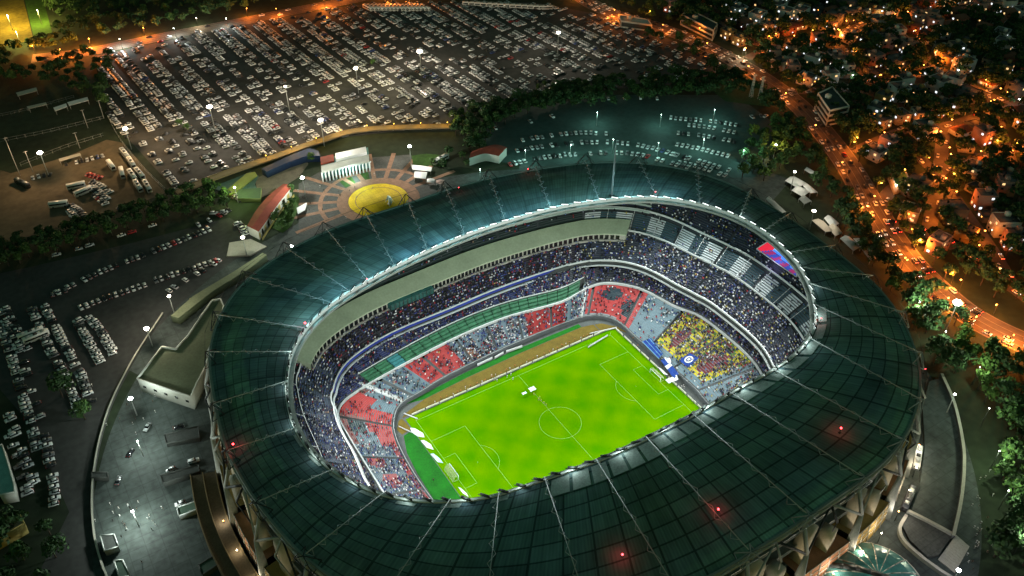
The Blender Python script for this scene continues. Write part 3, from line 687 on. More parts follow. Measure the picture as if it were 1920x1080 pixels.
# ================================================================== spectators (tens of thousands read as one mass)
def crowd():
    # low figure: tapered torso on the seat, shoulders, head
    tor = np.array([(-.24,-.16,0),(.24,-.16,0),(.24,.2,0),(-.24,.2,0),(-.27,-.1,.62),(.27,-.1,.62),(.27,.14,.62),(-.27,.14,.62)])
    head = np.array([(-.11,-.1,.64),(.11,-.1,.64),(.11,.12,.64),(-.11,.12,.64),(-.1,-.09,.92),(.1,-.09,.92),(.1,.11,.92),(-.1,.11,.92)])
    FV = np.array([(4,5,6,7),(0,1,5,4),(1,2,6,5),(2,3,7,6),(3,0,4,7)]); FV = np.concatenate([FV, FV+8]); base = np.concatenate([tor, head])*1.12
    P = []; A = []; C = []; clump = np.clip(RNG.normal(1, .33, 997), .25, 1.45)
    pal = np.array([(.75,.75,.72),(.015,.015,.02),(.05,.06,.2),(.35,.04,.05),(.12,.12,.13),(.5,.42,.12),(.1,.16,.3),(.45,.3,.2),(.06,.09,.06),(.25,.26,.3)])
    skin = np.array([(.2,.14,.11),(.02,.018,.018),(.03,.022,.02),(.015,.013,.013),(.02,.015,.014)])
    def fill(r0, z0, r1, z1, nrow, tmin, tmax, dens, palf, aisles=36):
        Z0 = z0 if callable(z0) else (lambda q: np.full(np.shape(q), float(z0))); Z1 = z1 if callable(z1) else (lambda q: np.full(np.shape(q), float(z1)))
        for i in range(nrow):
            f = (i+.45)/nrow; tm = (tmin+tmax)/2
            rm = float(np.mean(r0(np.linspace(tmin, tmax, 40))))
            n = int((tmax-tmin)*rm*1.15/.62); t = np.linspace(tmin, tmax, n)+RNG.normal(0, .12/rm, n)
            d = np.degrees(t); e = np.where(d > 200, d-360, d)
            pr = dens(e, f)*clump[(np.floor(e/2.3).astype(int)*7+int(f*9)*131) % 997]; wdg = (T1-T0)/aisles; ph = (t-T0)/wdg; keep = (RNG.random(n) < pr) & (np.abs(ph-np.round(ph))*wdg*rm > .75); t = t[keep]; e = e[keep]
            R0, R1 = r0(t), r1(t); ff = i/nrow; p = pol(t, R0+(R1-R0)*(ff+.42/nrow), Z0(t)+(Z1(t)-Z0(t))*ff+.28)
            p[:, 2] += RNG.normal(0, .07, len(t))
            w = palf(e, f); k = np.array([RNG.choice(len(pal), p=q/q.sum()) for q in w]) if len(t) else []
            P.append(p); A.append(t); C.append(pal[k] if len(t) else np.zeros((0, 3)))
    def sm(x, a, b): return np.clip((x-a)/(b-a), 0, 1)
    noise = lambda e, f: .5+.5*np.sin(e*.55+3*np.sin(f*9+e*.13))*np.sin(f*14+e*.21)
    W_ = lambda e, base_: np.tile(np.array(base_, float), (len(e), 1))
    # white black navy red grey yellow blue tan olive lightgrey
    def isred(e): return ((e > 54) & (e < 72)) | ((e > 110) & (e < 128)) | ((e > 27) & (e < 47)) | ((e > 140) & (e < 161))
    def low_d(e, f): return np.where(isred(e), .22, np.where((e > 46) & (e < 140), .28+.25*noise(e, f), np.where(e > 140, .5, np.where(e > 15, .3*sm(f, .2, .9)+.04, .55*sm(f, .05, .6)+.16))))
    def low_p(e, f):
        w = W_(e, [3, 2, 1.2, 1, 1.5, .1, 1.4, .2, .5, 2])
        w[isred(e), 3] += 12; w[isred(e), 1] += 2
        y = (e < 15); w[y, 5] += 4; w[y, 1] += 6; w[y, 3] += 3; w[y, 8] += 5; w[y, 2] += 2
        l = e > 161; w[l, 0] += 3; w[l, 2] += 3; w[l, 6] += 2
        return w
    fill(R_LOW0, 2.2, r_low, 9, 22, -40*D2R, 192*D2R, low_d, low_p)
    fill(R_MID0, Z_MID0, lambda t: R_MID0(t)+8, lambda t: Z_MID0(t)+4.2, 9, -40*D2R, 195*D2R, lambda e, f: np.full(len(e), .75), lambda e, f: W_(e, [1.6, 5, 5, .6, 1.4, .1, 1.4, .2, .3, .6]))
    def up_d(e, f):
        far = (e > 50) & (e < 140)
        d = np.where(far, (.85 if f < .27 else (0. if f < .56 else .10)), 0.)
        right = e <= 50
        chk = (.38 < f < .62) & (((e+62)//(274/66)).astype(int) % 2 == 0)
        d = np.where(right, np.where(f < .36, .42+.4*noise(e, f), np.where(chk, .04, np.where(f < .64, .09, .14+.4*noise(e*1.7, f)))), d)
        left = e >= 140
        return np.where(left, .5+.42*noise(e, f), d)
    def up_p(e, f):
        w = W_(e, [2.4, 3, 2, .6, 1.2, .2, 1.2, .3, .4, 1.4]); far = (e > 55) & (e < 140)
        w[far] = [1.6, 7, 4, 1.2, 1.6, .1, 1, .3, .3, .7]
        l = e >= 140; w[l] = [3.2, 2.6, 5, .6, 1, .1, 3, .2, .3, 2]
        r = e <= 50; w[r] = [3.4, 5, 3, .4, 1, .7, 1.6, .2, .6, 1.6]
        return w
    fill(R_UP0, 19, R_UP1, 45.5, 38, -48*D2R, 200*D2R, up_d, up_p)
    P = np.concatenate(P); A = np.concatenate(A); C = np.concatenate(C); n = len(P)
    ca, sa = np.cos(A-math.pi/2)[:, None], np.sin(A-math.pi/2)[:, None]; s = RNG.uniform(.88, 1.15, (n, 1))
    x = base[None, :, 0]*s; y = base[None, :, 1]*s; z = base[None, :, 2]*s
    V = np.stack([x*ca-y*sa+P[:, :1], x*sa+y*ca+P[:, 1:2], z+P[:, 2:3]], -1).reshape(-1, 3)
    F = (FV[None]+(np.arange(n)*16)[:, None, None]).reshape(-1, 4)
    sk = skin[RNG.integers(0, len(skin), n)]; br = RNG.uniform(.7, 1.25, (n, 1))
    cols = np.concatenate([np.repeat((C*br)[:, None], 5, 1), np.repeat(sk[:, None], 5, 1)], 1).reshape(-1, 3)
    o = inst('spectators', quick_mesh('spectators', V, F, [mat('clothing', (.5, .5, .5), .85, var=0, attr=True)], None, cols))
    return tag(o, label='seated crowd of spectators filling the stands around the pitch', cat='crowd', kind='stuff')
crowd()
# ================================================================== people on and beside the pitch: one continuous skinned body each
def person_mesh(name, pose, shirt, shorts, socks):
    me = bpy.data.meshes.new(name+'_cage'); bm = bmesh.new()
    s = .12*pose; J = {'pel': (0, 0, .95), 'spine': (0, 0, 1.18), 'chest': (0, 0, 1.38), 'neck': (0, 0, 1.53), 'head': (0, .015, 1.66), 'top': (0, .01, 1.77)}
    for q, d in (('l', -1), ('r', 1)):
        st = s*d
        J['hip'+q] = (.1*d, 0, .9); J['knee'+q] = (.11*d, st+.03, .49); J['ank'+q] = (.11*d, st*1.6-.03, .09); J['toe'+q] = (.12*d, st*1.6+.13, .04)
        J['sho'+q] = (.19*d, 0, 1.43); J['elb'+q] = (.27*d, -st*.6, 1.16); J['wri'+q] = (.27*d, -st*1.0+.1, .95); J['han'+q] = (.27*d, -st*1.0+.15, .86)
    R = dict(pel=.14, spine=.12, chest=.15, neck=.055, head=.105, top=.06, hip=.095, knee=.06, ank=.045, toe=.04, sho=.065, elb=.045, wri=.033, han=.038)
    vs = {k: bm.verts.new(c) for k, c in J.items()}
    E_ = [('pel','spine'),('spine','chest'),('chest','neck'),('neck','head'),('head','top')]
    for q in 'lr': E_ += [('pel','hip'+q),('hip'+q,'knee'+q),('knee'+q,'ank'+q),('ank'+q,'toe'+q),('chest','sho'+q),('sho'+q,'elb'+q),('elb'+q,'wri'+q),('wri'+q,'han'+q)]
    for a, c in E_: bm.edges.new((vs[a], vs[c]))
    bm.to_mesh(me); order = list(J); bm.free()
    o = bpy.data.objects.new(name+'_cage', me); COL.objects.link(o); md = o.modifiers.new('s', 'SKIN')
    for i, k in enumerate(order):
        r = R[k] if k in R else R[k[:-1]]; sv = me.skin_vertices[0].data[i]; sv.radius = (r, r); sv.use_root = k == 'pel'
    o.modifiers.new('u', 'SUBSURF').levels = 1
    dg = bpy.context.evaluated_depsgraph_get(); m2 = bpy.data.meshes.new_from_object(o.evaluated_get(dg)); m2.name = name
    bpy.data.objects.remove(o); m2.materials.clear()
    for m in (mat('skin_tone', (.33, .2, .13), .6, var=0), shirt, shorts, socks, mat('dark_hair', (.015, .012, .01), .7, var=0)): m2.materials.append(m)
    for p in m2.polygons:
        c = p.center; z = c.z; p.use_smooth = True
        p.material_index = 4 if (z > 1.69 or (z > 1.6 and c.y < -.03)) else 0 if z > 1.5 else 1 if (z > .98 and not (abs(c.x) > .2 and z < 1.2)) else 0 if abs(c.x) > .21 and z > .7 else 2 if z > .58 else 0 if z > .45 else 3
    return m2
def cl(n, c): return mat('cloth_'+n, c, .85, var=0)
wh, bk, gn, og, yl, rd, bl = cl('white', (.75,.75,.72)), cl('black', (.02,.02,.02)), cl('green', (.03,.2,.05)), cl('orange', (.6,.2,.03)), cl('yellow', (.6,.5,.05)), cl('red', (.5,.03,.03)), cl('blue', (.03,.05,.35))
PM = [person_mesh('person_white', 1, wh, wh, wh), person_mesh('person_white_still', .2, wh, bk, wh), person_mesh('person_orange', .2, og, bk, bk), person_mesh('person_yellow', .5, yl, bl, yl), person_mesh('person_black', .3, bk, bk, bk)]
PN = ['all in white', 'in white shirt', 'in orange bib', 'in yellow shirt', 'in black']
def people(spots, place, group, z=0.0):
    spots = sorted(spots, key=lambda s: float(PX(s[0], s[1], z)[0]))
    cnt = {}; tot = {}
    for s in spots: tot[s[2]] = tot.get(s[2], 0)+1
    for x, y, k in spots:
        cnt[k] = cnt.get(k, 0)+1
        o = inst('person', PM[k], None, (x, y, z), random.uniform(0, 6.28))
        tag(o, f'person {PN[k]} {place}'+(f', {ordw(cnt[k])} from left' if tot[k] > 1 else ''), 'person', group)
people([(*G(u, v, 0), 1) for u, v in [(929,712),(937,709),(951,708),(958,704),(962,712)]]+[(*G(u, v, 0), 0) for u, v in [(922,706),(926,713),(932,715)]], 'standing on the grass near the halfway line', 'warm-up group by the touchline')
people([(*G(u, v, 0), 3) for u, v in [(1001,741),(1012,747),(1015,753),(1024,761),(1020,757),(1010,751)]], 'walking on the grass beside the centre circle', 'flag bearers near the centre circle')
tr_spots = []
for i in range(34):
    x = -40+i*2.6+random.uniform(-.8, .8); tr_spots.append((x, 38.9+random.uniform(-.3, .9), 2 if i % 3 else 1))
people(tr_spots, 'along the brown track behind the boards', 'stewards along the brown track')
people([(random.uniform(-56, -54.9), random.uniform(-30, -12), k) for k in (1, 4, 1, 4)]+[(-61.5, 1, 4), (-60, -12, 4)], 'behind the near goal', 'photographers behind the near goal')
people([(random.uniform(58.5, 60), random.uniform(-18, 26), k) for k in (1, 4, 2, 1, 4, 1, 2, 4)], 'behind the far goal boards', 'photographers behind the far goal')
# white banners carried flat at the centre
for (u, v), sz, nm in (((998, 729), (3.0, 2.4), 'larger'), ((983, 737), (2.2, 1.3), 'smaller')):
    x, y = G(u, v, 1.1); b = MB(); n = 6
    for i in range(n):
        for j in range(n):
            q = [((i+a)/n-.5, (j+c)/n-.5) for a, c in ((0, 0), (1, 0), (1, 1), (0, 1))]
            b.add([(p*sz[0], r*sz[1], .12*math.sin(p*9)*math.cos(r*7)) for p, r in q], [(0, 1, 2, 3)])
    tag(b.build('banner', m_white, None, (x, y, 1.1)), f'{nm} white banner carried flat by the centre circle', 'banner', 'white banners on the pitch')
# advertising boards
def board(name, x, y, rz, L, label, group, m=None, h=1.1):
    e = empty(name, (x, y, 0), rz, label=label, cat='board', group=group)
    MB().box((0, 0, h/2+.08), (L, .12, h)).build('panel', m or m_white, e)
    b = MB()
    for q in (-L/2+.5, L/2-.5): b.bar((q, .05, 0), (q, .6, .02), .08); b.bar((q, .08, h*.8), (q, .6, .02), .07)
    b.build('strut', m_dsteel, e); return e
nb = 15
m_led = mat('board_pale', (.72, .72, .55), .5, var=.12, scale=.6)
for i in range(nb):
    x = -49.5+i*98/(nb-1)
    board('advertising_board', x, 37.7, 0, 6.3, f'long white pitchside board on the far touchline, {ordw(i+1)} from the left', 'boards on the far touchline', m_led)
for i, (u0, v0, u1, v1) in enumerate([(903,684),(925,672),(928,670),(944,662),(949,660),(978,650)] and [(895,685,923,672),(928,671,944,662),(949,660,979,650)]):
    a, c = G(u0, v0, .6), G(u1, v1, .6)
    board('advertising_board', (a[0]+c[0])/2, (a[1]+c[1])/2, math.atan2(c[1]-a[1], c[0]-a[0]), math.dist(a, c), f'white board in front of the stand behind the brown track, {ordw(i+1)} from the left', 'boards behind the brown track', m_white, 1.5)
for i, y in enumerate(np.arange(33, -34, -6.6)):
    if -5 < y < 5: continue
    board('advertising_board', 57.2, y, -math.pi/2, 5.6, f'pale board along the far goal line, {ordw(i+1)} from the top corner', 'boards along the far goal line', m_led)
board('advertising_board', *G(1121, 640, .5), math.radians(8), 13, 'long white board laid aslant inside the far right corner', 'corner boards', m_white, 1.0)
board('advertising_board', *G(770, 780, .5), math.radians(-58), 7, 'short white board standing at the far left corner', 'corner boards', m_white, .8)
board('advertising_board', *G(760, 805, .5), math.radians(-62), 7, 'thin white board behind the left corner of the pitch', 'corner boards', m_white, .7)
board('advertising_board', *G(1131, 620, .5), math.radians(-14), 14, 'white board curving round the top corner of the pitch', 'corner boards', m_white, .9)
# carpets with slanted white shapes beside the near goal
mats_ = [[(769,802),(778,803),(793,812),(796,820),(783,818),(772,810)],[(789,826),(795,825),(808,833),(813,843),(800,839)],[(807,851),(813,850),(825,860),(831,868),(820,866)],[(859,913),(864,915),(875,925),(879,932),(868,925)]]
for i, q in enumerate(mats_):
    b = MB(); b.prism([G(u, v, .1) for u, v in q], .006, .1)
    tag(b.build('advertising_carpet', m_white if i != 2 else mat('pale_blue_cloth', (.5, .66, .72), .7, var=.2)), ['white slanted carpet lying nearest the far left corner flag', 'white slanted carpet lying second from the corner', 'pale blue slanted carpet lying just left of the near goal', 'white slanted carpet lying right of the near goal'][i], 'carpet', 'carpets along the near goal line')
# goals
m_net = mat('goal_net', (.5, .55, .3), .9, var=.2)
for s, lab in ((-1, 'white football goal with yellowish net at the near end'), (1, 'white football goal standing before the blue banners')):
    e = empty('football_goal', (s*52.5, 0, 0), 0 if s > 0 else math.pi, label=lab, cat='goal', group='football goals')
    b = MB()
    for y in (-3.66, 3.66): b.bar((0, y, 0), (0, y, 2.44), .2)
    b.bar((0, -3.76, 2.44), (0, 3.76, 2.44), .2); b.build('goal_frame', m_white, e)
    b = MB()
    for y in (-3.66, 3.66): b.bar((0, y, 2.44), (1.6, y, 2.4), .08); b.bar((1.6, y, 2.4), (2.6, y, 0), .08); b.bar((0, y, .05), (2.6, y, .05), .08)
    for y in np.linspace(-3.66, 3.66, 19): b.bar((0, y, 2.42), (1.6, y, 2.36), .05); b.bar((1.6, y, 2.36), (2.6, y, .04), .05)
    for f in np.linspace(0, 1, 8): b.bar((1.6+f, -3.66, 2.36*(1-f)), (1.6+f, 3.66, 2.36*(1-f)), .05)
    for f in (.25, .5, .75): b.bar((1.6*f, -3.66, 2.4), (1.6*f, 3.66, 2.4), .05)
    b.build('goal_net', m_net, e)
for i, (x, y) in enumerate([(-52.5, 34), (52.5, 34), (52.5, -34), (-52.5, -34)]):
    if i == 3: continue
    e = empty('corner_flag', (x, y, 0), label=['thin corner flag at the far left corner of the pitch', 'thin corner flag at the top corner of the pitch', 'thin corner flag at the right corner of the pitch'][i], cat='flag', group='corner flags')
    MB().cyl((0, 0, 0), .04, 1.5, 6).build('pole', m_white, e); MB().add([(0, 0, 1.5), (0, 0, 1.1), (.45, .1, 1.3)], [(0, 1, 2)]).build('flag', yl, e)
# blue and white banners spread over the front seats behind the far goal
m_blue = mat('blue_cloth', (.012, .05, .26), .75, var=.5, scale=.5); m_sky = mat('light_blue_cloth', (.12, .3, .42), .75, var=.5, scale=.5)
def low_pt(d, f, dz): 
    t = np.array([d*D2R]); return pol(t, R_LOW0(t)+(r_low(t)-R_LOW0(t))*f, 2.2+6.8*f+dz)[0]
def low_inv(u, v, dz=.8):
    """bearing and depth on the lower stand of a measured point"""
    d, f = np.meshgrid(np.arange(-30, 60, .25)*D2R, np.arange(-.5, 1.05, .02)); R0, R1 = R_LOW0(d), r_low(d)
    q = pol(d, R0+(R1-R0)*f, 2.2+6.8*f+dz); pu, pv = PX(q[..., 0], q[..., 1], q[..., 2]); k = np.argmin((pu-u)**2+(pv-v)**2)
    return q.reshape(-1, 3)[k]
def cloth(name, corners, mats, label, group, nx=10, ny=5, pattern=None, mel=None, wave=.12):
    Q = [np.array(low_inv(u, v)) for u, v in corners]; b = MB()
    P = [[(Q[0]*(1-i/nx)+Q[1]*i/nx)*(1-j/ny)+(Q[3]*(1-i/nx)+Q[2]*i/nx)*j/ny+np.array([0, 0, wave*math.sin(i*1.7+j)*math.cos(j*1.3)]) for i in range(nx+1)] for j in range(ny+1)]
    for j in range(ny):
        for i in range(nx): b.add([P[j][i], P[j][i+1], P[j+1][i+1], P[j+1][i]], [(0, 1, 2, 3)], pattern(i, j) if pattern else 0)
    o = b.build(name, mats); tag(o, label, 'banner', group); return o, P
cloth('banner', [(1203,641),(1220,634),(1243,664),(1236,672)], [m_blue, m_sky], 'mottled blue banner spread over the lower seats beside the goal', 'blue banners over the seats', 12, 5, lambda i, j: 1 if (i*7+j*5) % 5 == 0 else 0)
cloth('banner', [(1238,676),(1248,670),(1273,700),(1264,710)], [m_blue, m_white], 'deep blue banner with a white stripe behind the goal', 'blue banners over the seats', 8, 6, lambda i, j: 1 if j == 2 else 0)
cloth('banner', [(1246,670),(1256,671),(1261,680),(1250,681)], [m_white], 'small white banner lying above the deep blue banner', 'white banners over the seats', 4, 3)
cloth('banner', [(1233,687),(1240,690),(1252,703),(1244,702)], [m_white], 'white cloth hanging just behind the crossbar', 'white banners over the seats', 4, 3)
cloth('banner', [(1247,712),(1268,703),(1272,711),(1254,719)], [m_white], 'white banner at the right end of the blue banners', 'white banners over the seats', 4, 3)
o, P = cloth('banner', [(1273,675),(1293,662),(1311,671),(1289,690)], [m_blue], 'square blue banner with a round white emblem among yellow seats', 'blue banners over the seats', 8, 8, wave=.05)
ctr = P[4][4]; ex = (P[4][8]-P[4][0]); ey = (P[8][4]-P[0][4]); nrm = np.cross(ex, ey); nrm /= np.linalg.norm(nrm); nrm *= np.sign(nrm[2])
b = MB(); a = np.linspace(0, 2*math.pi, 33)
ring_ = lambda r: np.array([ctr+nrm*.25+ex*r*math.cos(q)+ey*r*math.sin(q) for q in a])
b.loft(ring_(.2), ring_(.32)); b.loft(ring_(.0), ring_(.11)); b.build('emblem', m_white, o)
# big screen hung under the rim at the right end
A, B2 = np.array([*G(1441, 452, 47.2), 47.2]), np.array([*G(1497, 489, 47.2), 47.2]); Cc, Dd = np.array([*G(1494, 519, 40.2), 40.2]), np.array([*G(1419, 466, 40.2), 40.2])
sc_ = empty('video_screen', tuple((A+B2)/2-np.array([0, 0, 7])), label='long video screen glowing red and blue under the right roof rim', cat='screen')
off = np.array(sc_.location); back = np.array([1.4, .2, .2])
b = MB(); q = [A, B2, Cc, Dd]; b.add([p-off+back*.15 for p in q]+[p-off+back for p in q], [(3, 2, 1, 0), (4, 5, 6, 7), (0, 1, 5, 4), (1, 2, 6, 5), (2, 3, 7, 6), (3, 0, 4, 7)]); b.build('casing', m_dsteel, sc_)
b = MB(); pal_ = [(.8, .02, .05), (.06, .25, .85), (.25, .5, .9), (.3, .02, .12), (.03, .06, .35)]
sm_ = [mat(f'screen_glow_{i}', c, .4, var=0, emit=c, estr=.75) for i, c in enumerate(pal_)]
NXs, NYs = 26, 7
for i in range(NXs):
    for j in range(NYs):
        f0, f1, g0, g1 = i/NXs, (i+1)/NXs, j/NYs, (j+1)/NYs
        P4 = [((A*(1-f)+B2*f)*(1-g)+(Dd*(1-f)+Cc*f)*g)-off-back*.05 for f, g in ((f0, g0), (f1, g0), (f1, g1), (f0, g1))]
        x, y = (f0+f1)/2, (g0+g1)/2
        k = 0 if x < .2+.08*math.sin(y*5) else (2 if y < .25 else 1) if y < .62-.15*math.sin(x*4) else (3 if (x*9+y*3) % 2 < 1 else 4)
        b.add(P4, [(3, 2, 1, 0)], k)
b.build('display', sm_, sc_)
b = MB()
for p, q2 in ((Dd, Cc), (A, Dd), (B2, Cc)): b.bar(p-off-back*.1, q2-off-back*.1, .45)
b.build('frame', m_white, sc_)
lamp_light('screen_light', 'POINT', 600, (.6, .5, 1), sc_, tuple((Cc+Dd)/2-off+np.array([-3, 0, 0])), 2)
# slender mast standing on the far rim
x, y = G(1147, 366, 51); e = empty('roof_mast', (x, y, 50.5), label='tall slender grey mast standing on the far roof rim right of centre', cat='mast'); MB().cyl((0, 0, 0), .5, 29, 8, .3).build('pole', mat('mast_grey', (.14, .17, .17), .6), e); MB().box((0, 0, .3), (2, 2, .6)).build('base', m_dsteel, e)
# red obstruction lights on the roof
m_redl = mat('red_lamp', (1, .05, .05), .3, var=0, emit=(1, .05, .06), estr=12)
for u, v, z, lab in [(1577,803,51,'red warning light on the right part of the roof'),(1347,955,50,'red warning light on the lower right part of the roof'),(1167,1040,50,'red warning light on the roof at the lower edge of view'),(437,833,50,'red warning light at the left edge of the roof'),(572,606,52,'red warning light by the left end of the roof rim'),(1229,360,51,'small red warning light on the far rim near the top'),(860,352,50,'small red warning light at the outer far edge of the roof'),(688,523,52,'small red warning light behind the long far rim'),(1735,692,49,'dim red warning light at the right outer edge of the roof'),(1540,597,51,'dim red warning light by the right tip of the opening'),(990,317,49,'faint red warning light at the outer edge towards the cars')]:
    x, y = G(u, v, z+1.2); small = 'small' in lab or 'dim' in lab or 'faint' in lab
    e = empty('warning_light', (x, y, z-1.2), label=lab, cat='warning light', group='red warning lights on the roof')
    b = MB(); b.box((0, 0, .1), (.8, .8, .2)); b.cyl((0, 0, .2), .12, 2.0, 6); b.build('base', m_dsteel, e)
    MB().ball((0, 0, 2.5), .2 if small else .36).build('lens', m_redl, e); lamp_light('red_light', 'POINT', 120 if small else 420, (1, .06, .05), e, (0, 0, 4.0), .3)
# ================================================================== lamps
m_lampw = mat('lamp_white', (1, 1, 1), .3, var=0, emit=(1, .9, .72), estr=26)
m_lampc = mat('lamp_cool', (1, 1, 1), .3, var=0, emit=(.9, 1, .92), estr=26)
m_lampo = mat('lamp_orange', (1, .5, .1), .3, var=0, emit=(1, .32, .05), estr=14)
def high_mast(u, v, h, energy, color, m, label, group, r=1.0, spot=165):
    """u, v: where the photograph shows the light itself"""
    x, y = G(u, v, GZ+h)
    e = empty('light_mast', (x, y, GZ), label=label, cat='light mast', group=group)
    MB().cyl((0, 0, 0), .28, h, 8, .16).build('pole', m_steel, e)
    b = MB(); b.cyl((0, 0, h-.2), r*1.05, .25, 10); b.build('lamp_ring', m_dsteel, e)
    b = MB()
    for k in range(6): a = k*math.pi/3; b.ball((r*.8*math.cos(a), r*.8*math.sin(a), h+.25), r*.52, 6, 4)
    b.ball((0, 0, h+.35), r*.7, 8, 5); b.build('lamp_cluster', m, e)
    lamp_light('mast_light', 'POINT', energy, color, e, (0, 0, h+r*1.4+.4), .8)
WARM, COOL, SOD, YELL = (1, .84, .66), (.88, 1, .93), (1, .22, .025), (1, .52, .05)
g = 'light masts of the big car park'
high_mast(393, 201, 18, 62000, WARM, m_lampw, 'bright warm light mast in the left half of the big car park', g, 1.3)
high_mast(601, 226, 18, 54000, WARM, m_lampw, 'warm light mast at the front edge of the big car park', g, 1.2)
high_mast(667, 129, 18, 42000, (1, .85, .45), m_lampw, 'yellowish light mast in the middle of the big car park', g, 1.1)
high_mast(787, 97, 18, 62000, WARM, m_lampw, 'brightest light mast near the back of the big car park', g, 1.5)
high_mast(1047, 62, 18, 26000, WARM, m_lampw, 'light mast near the right back corner of the big car park', g, 1.1)
high_mast(535, 163, 18, 26000, WARM, m_lampw, 'small light mast between the two brightest masts', g, .6)
high_mast(235, 242, 14, 45000, (1, .62, .3), m_lampw, 'orange tinged light mast at the left edge of the big car park', g, 1.1)
high_mast(75, 287, 16, 36000, (1, .62, .34), m_lampw, 'pinkish light mast above the gravel lot', 'masts of the side grounds', 1.2)
g = 'light masts round the stadium'
high_mast(275, 617, 11, 18000, (1, .9, .7), m_lampw, 'white light mast beside the flat roofed building', g, .9)
high_mast(317, 556, 12, 9000, (1, .92, .75), m_lampw, 'light mast at the end of the row of cars by the ramp', g, .6)
high_mast(245, 748, 10, 13000, COOL, m_lampc, 'cool light mast at the top of the curved forecourt', g, .8)
high_mast(249, 960, 9, 30000, COOL, m_lampc, 'cool light mast in the lower forecourt over a bright pool', g, .35)
high_mast(258, 828, 9, 14000, COOL, m_lampc, 'small cool light mast in the middle of the forecourt', g, .3)
high_mast(455, 446, 12, 12000, (.95, 1, .8), m_lampw, 'light mast by the end of the red roofed building', g, .8)
high_mast(547, 462, 12, 7000, COOL, m_lampc, 'small light mast close to the roof edge at upper left', g, .6)
high_mast(567, 334, 14, 42000, (.95, 1, .9), m_lampc, 'white light mast between the entrance hall and the red roof', g, .9)
high_mast(768, 275, 14, 40000, (1, .95, .85), m_lampc, 'white light mast to the right of the entrance hall', g, .8)
high_mast(440, 352, 10, 13000, (.8, 1, .3), m_lampw, 'greenish light mast by the yellow stair ramp', g, .5)
high_mast(1526, 396, 12, 13000, (1, .9, .75), m_lampw, 'white light mast among the vendor awnings', g, .8)
high_mast(1490, 323, 12, 9000, (1, .9, .72), m_lampw, 'light mast above the topmost vendor awnings', g, .6)
high_mast(1455, 272, 9, 9000, (1, .6, .18), m_lampw, 'amber light mast glowing inside a tree', g, .5)
high_mast(1795, 568, 16, 34000, (.8, 1, .6), m_lampc, 'very bright white light mast between trees and highway', 'masts of the side grounds', 1.5)
high_mast(1797, 1070, 12, 8000, (.9, .85, 1), m_lampc, 'cool light mast at the lower right corner', g, .6)
high_mast(1790, 740, 12, 2000, (.8, 1, .9), m_lampc, 'small light mast on the outer ramp at right', g, .4)
# ================================================================== vehicles
m_glass = mat('car_glass', (.012, .014, .016), .12, var=0, spec=.6); m_tyre = mat('tyre', (.012, .012, .012), .9, var=0)
PAINT = {'white': (.72, .73, .72), 'silver': (.42, .44, .45), 'black': (.012, .013, .015), 'grey': (.12, .125, .13), 'red': (.42, .02, .02), 'blue': (.03, .06, .2)}
m_tail = mat('tail_lamp', (.5, .01, .01), .4, var=0, emit=(1, .03, .02), estr=.03)
m_tail_on = mat('tail_lamp_lit', (.5, .01, .01), .4, var=0, emit=(1, .04, .02), estr=14)
m_head_on = mat('head_lamp_lit', (.9, .9, .8), .3, var=0, emit=(1, .95, .8), estr=5)
m_head = mat('head_lamp', (.6, .6, .58), .2, var=0)
def car_section(kind):
    """side profile x (front +), z for hull, and glasshouse corners"""
    if kind == 'saloon': return [(-2.2,.32),(2.2,.32),(2.25,.62),(2.0,.78),(.95,.92),(-1.35,.95),(-2.15,.9),(-2.25,.6)], [(-1.75,.93),(.98,.9),(.3,1.42),(-1.05,1.44)], .86
    if kind == 'hatchback': return [(-1.9,.32),(1.9,.32),(1.95,.65),(1.75,.84),(.95,.96),(-1.8,.98),(-1.95,.6)], [(-1.85,.96),(1.0,.94),(.35,1.5),(-1.5,1.52)], .83
    return [(-2.3,.4),(2.25,.4),(2.3,.8),(2.1,1.0),(1.05,1.1),(-2.2,1.12),(-2.35,.7)], [(-2.2,1.1),(1.1,1.08),(.55,1.72),(-1.95,1.74)], .94
CARM = {}
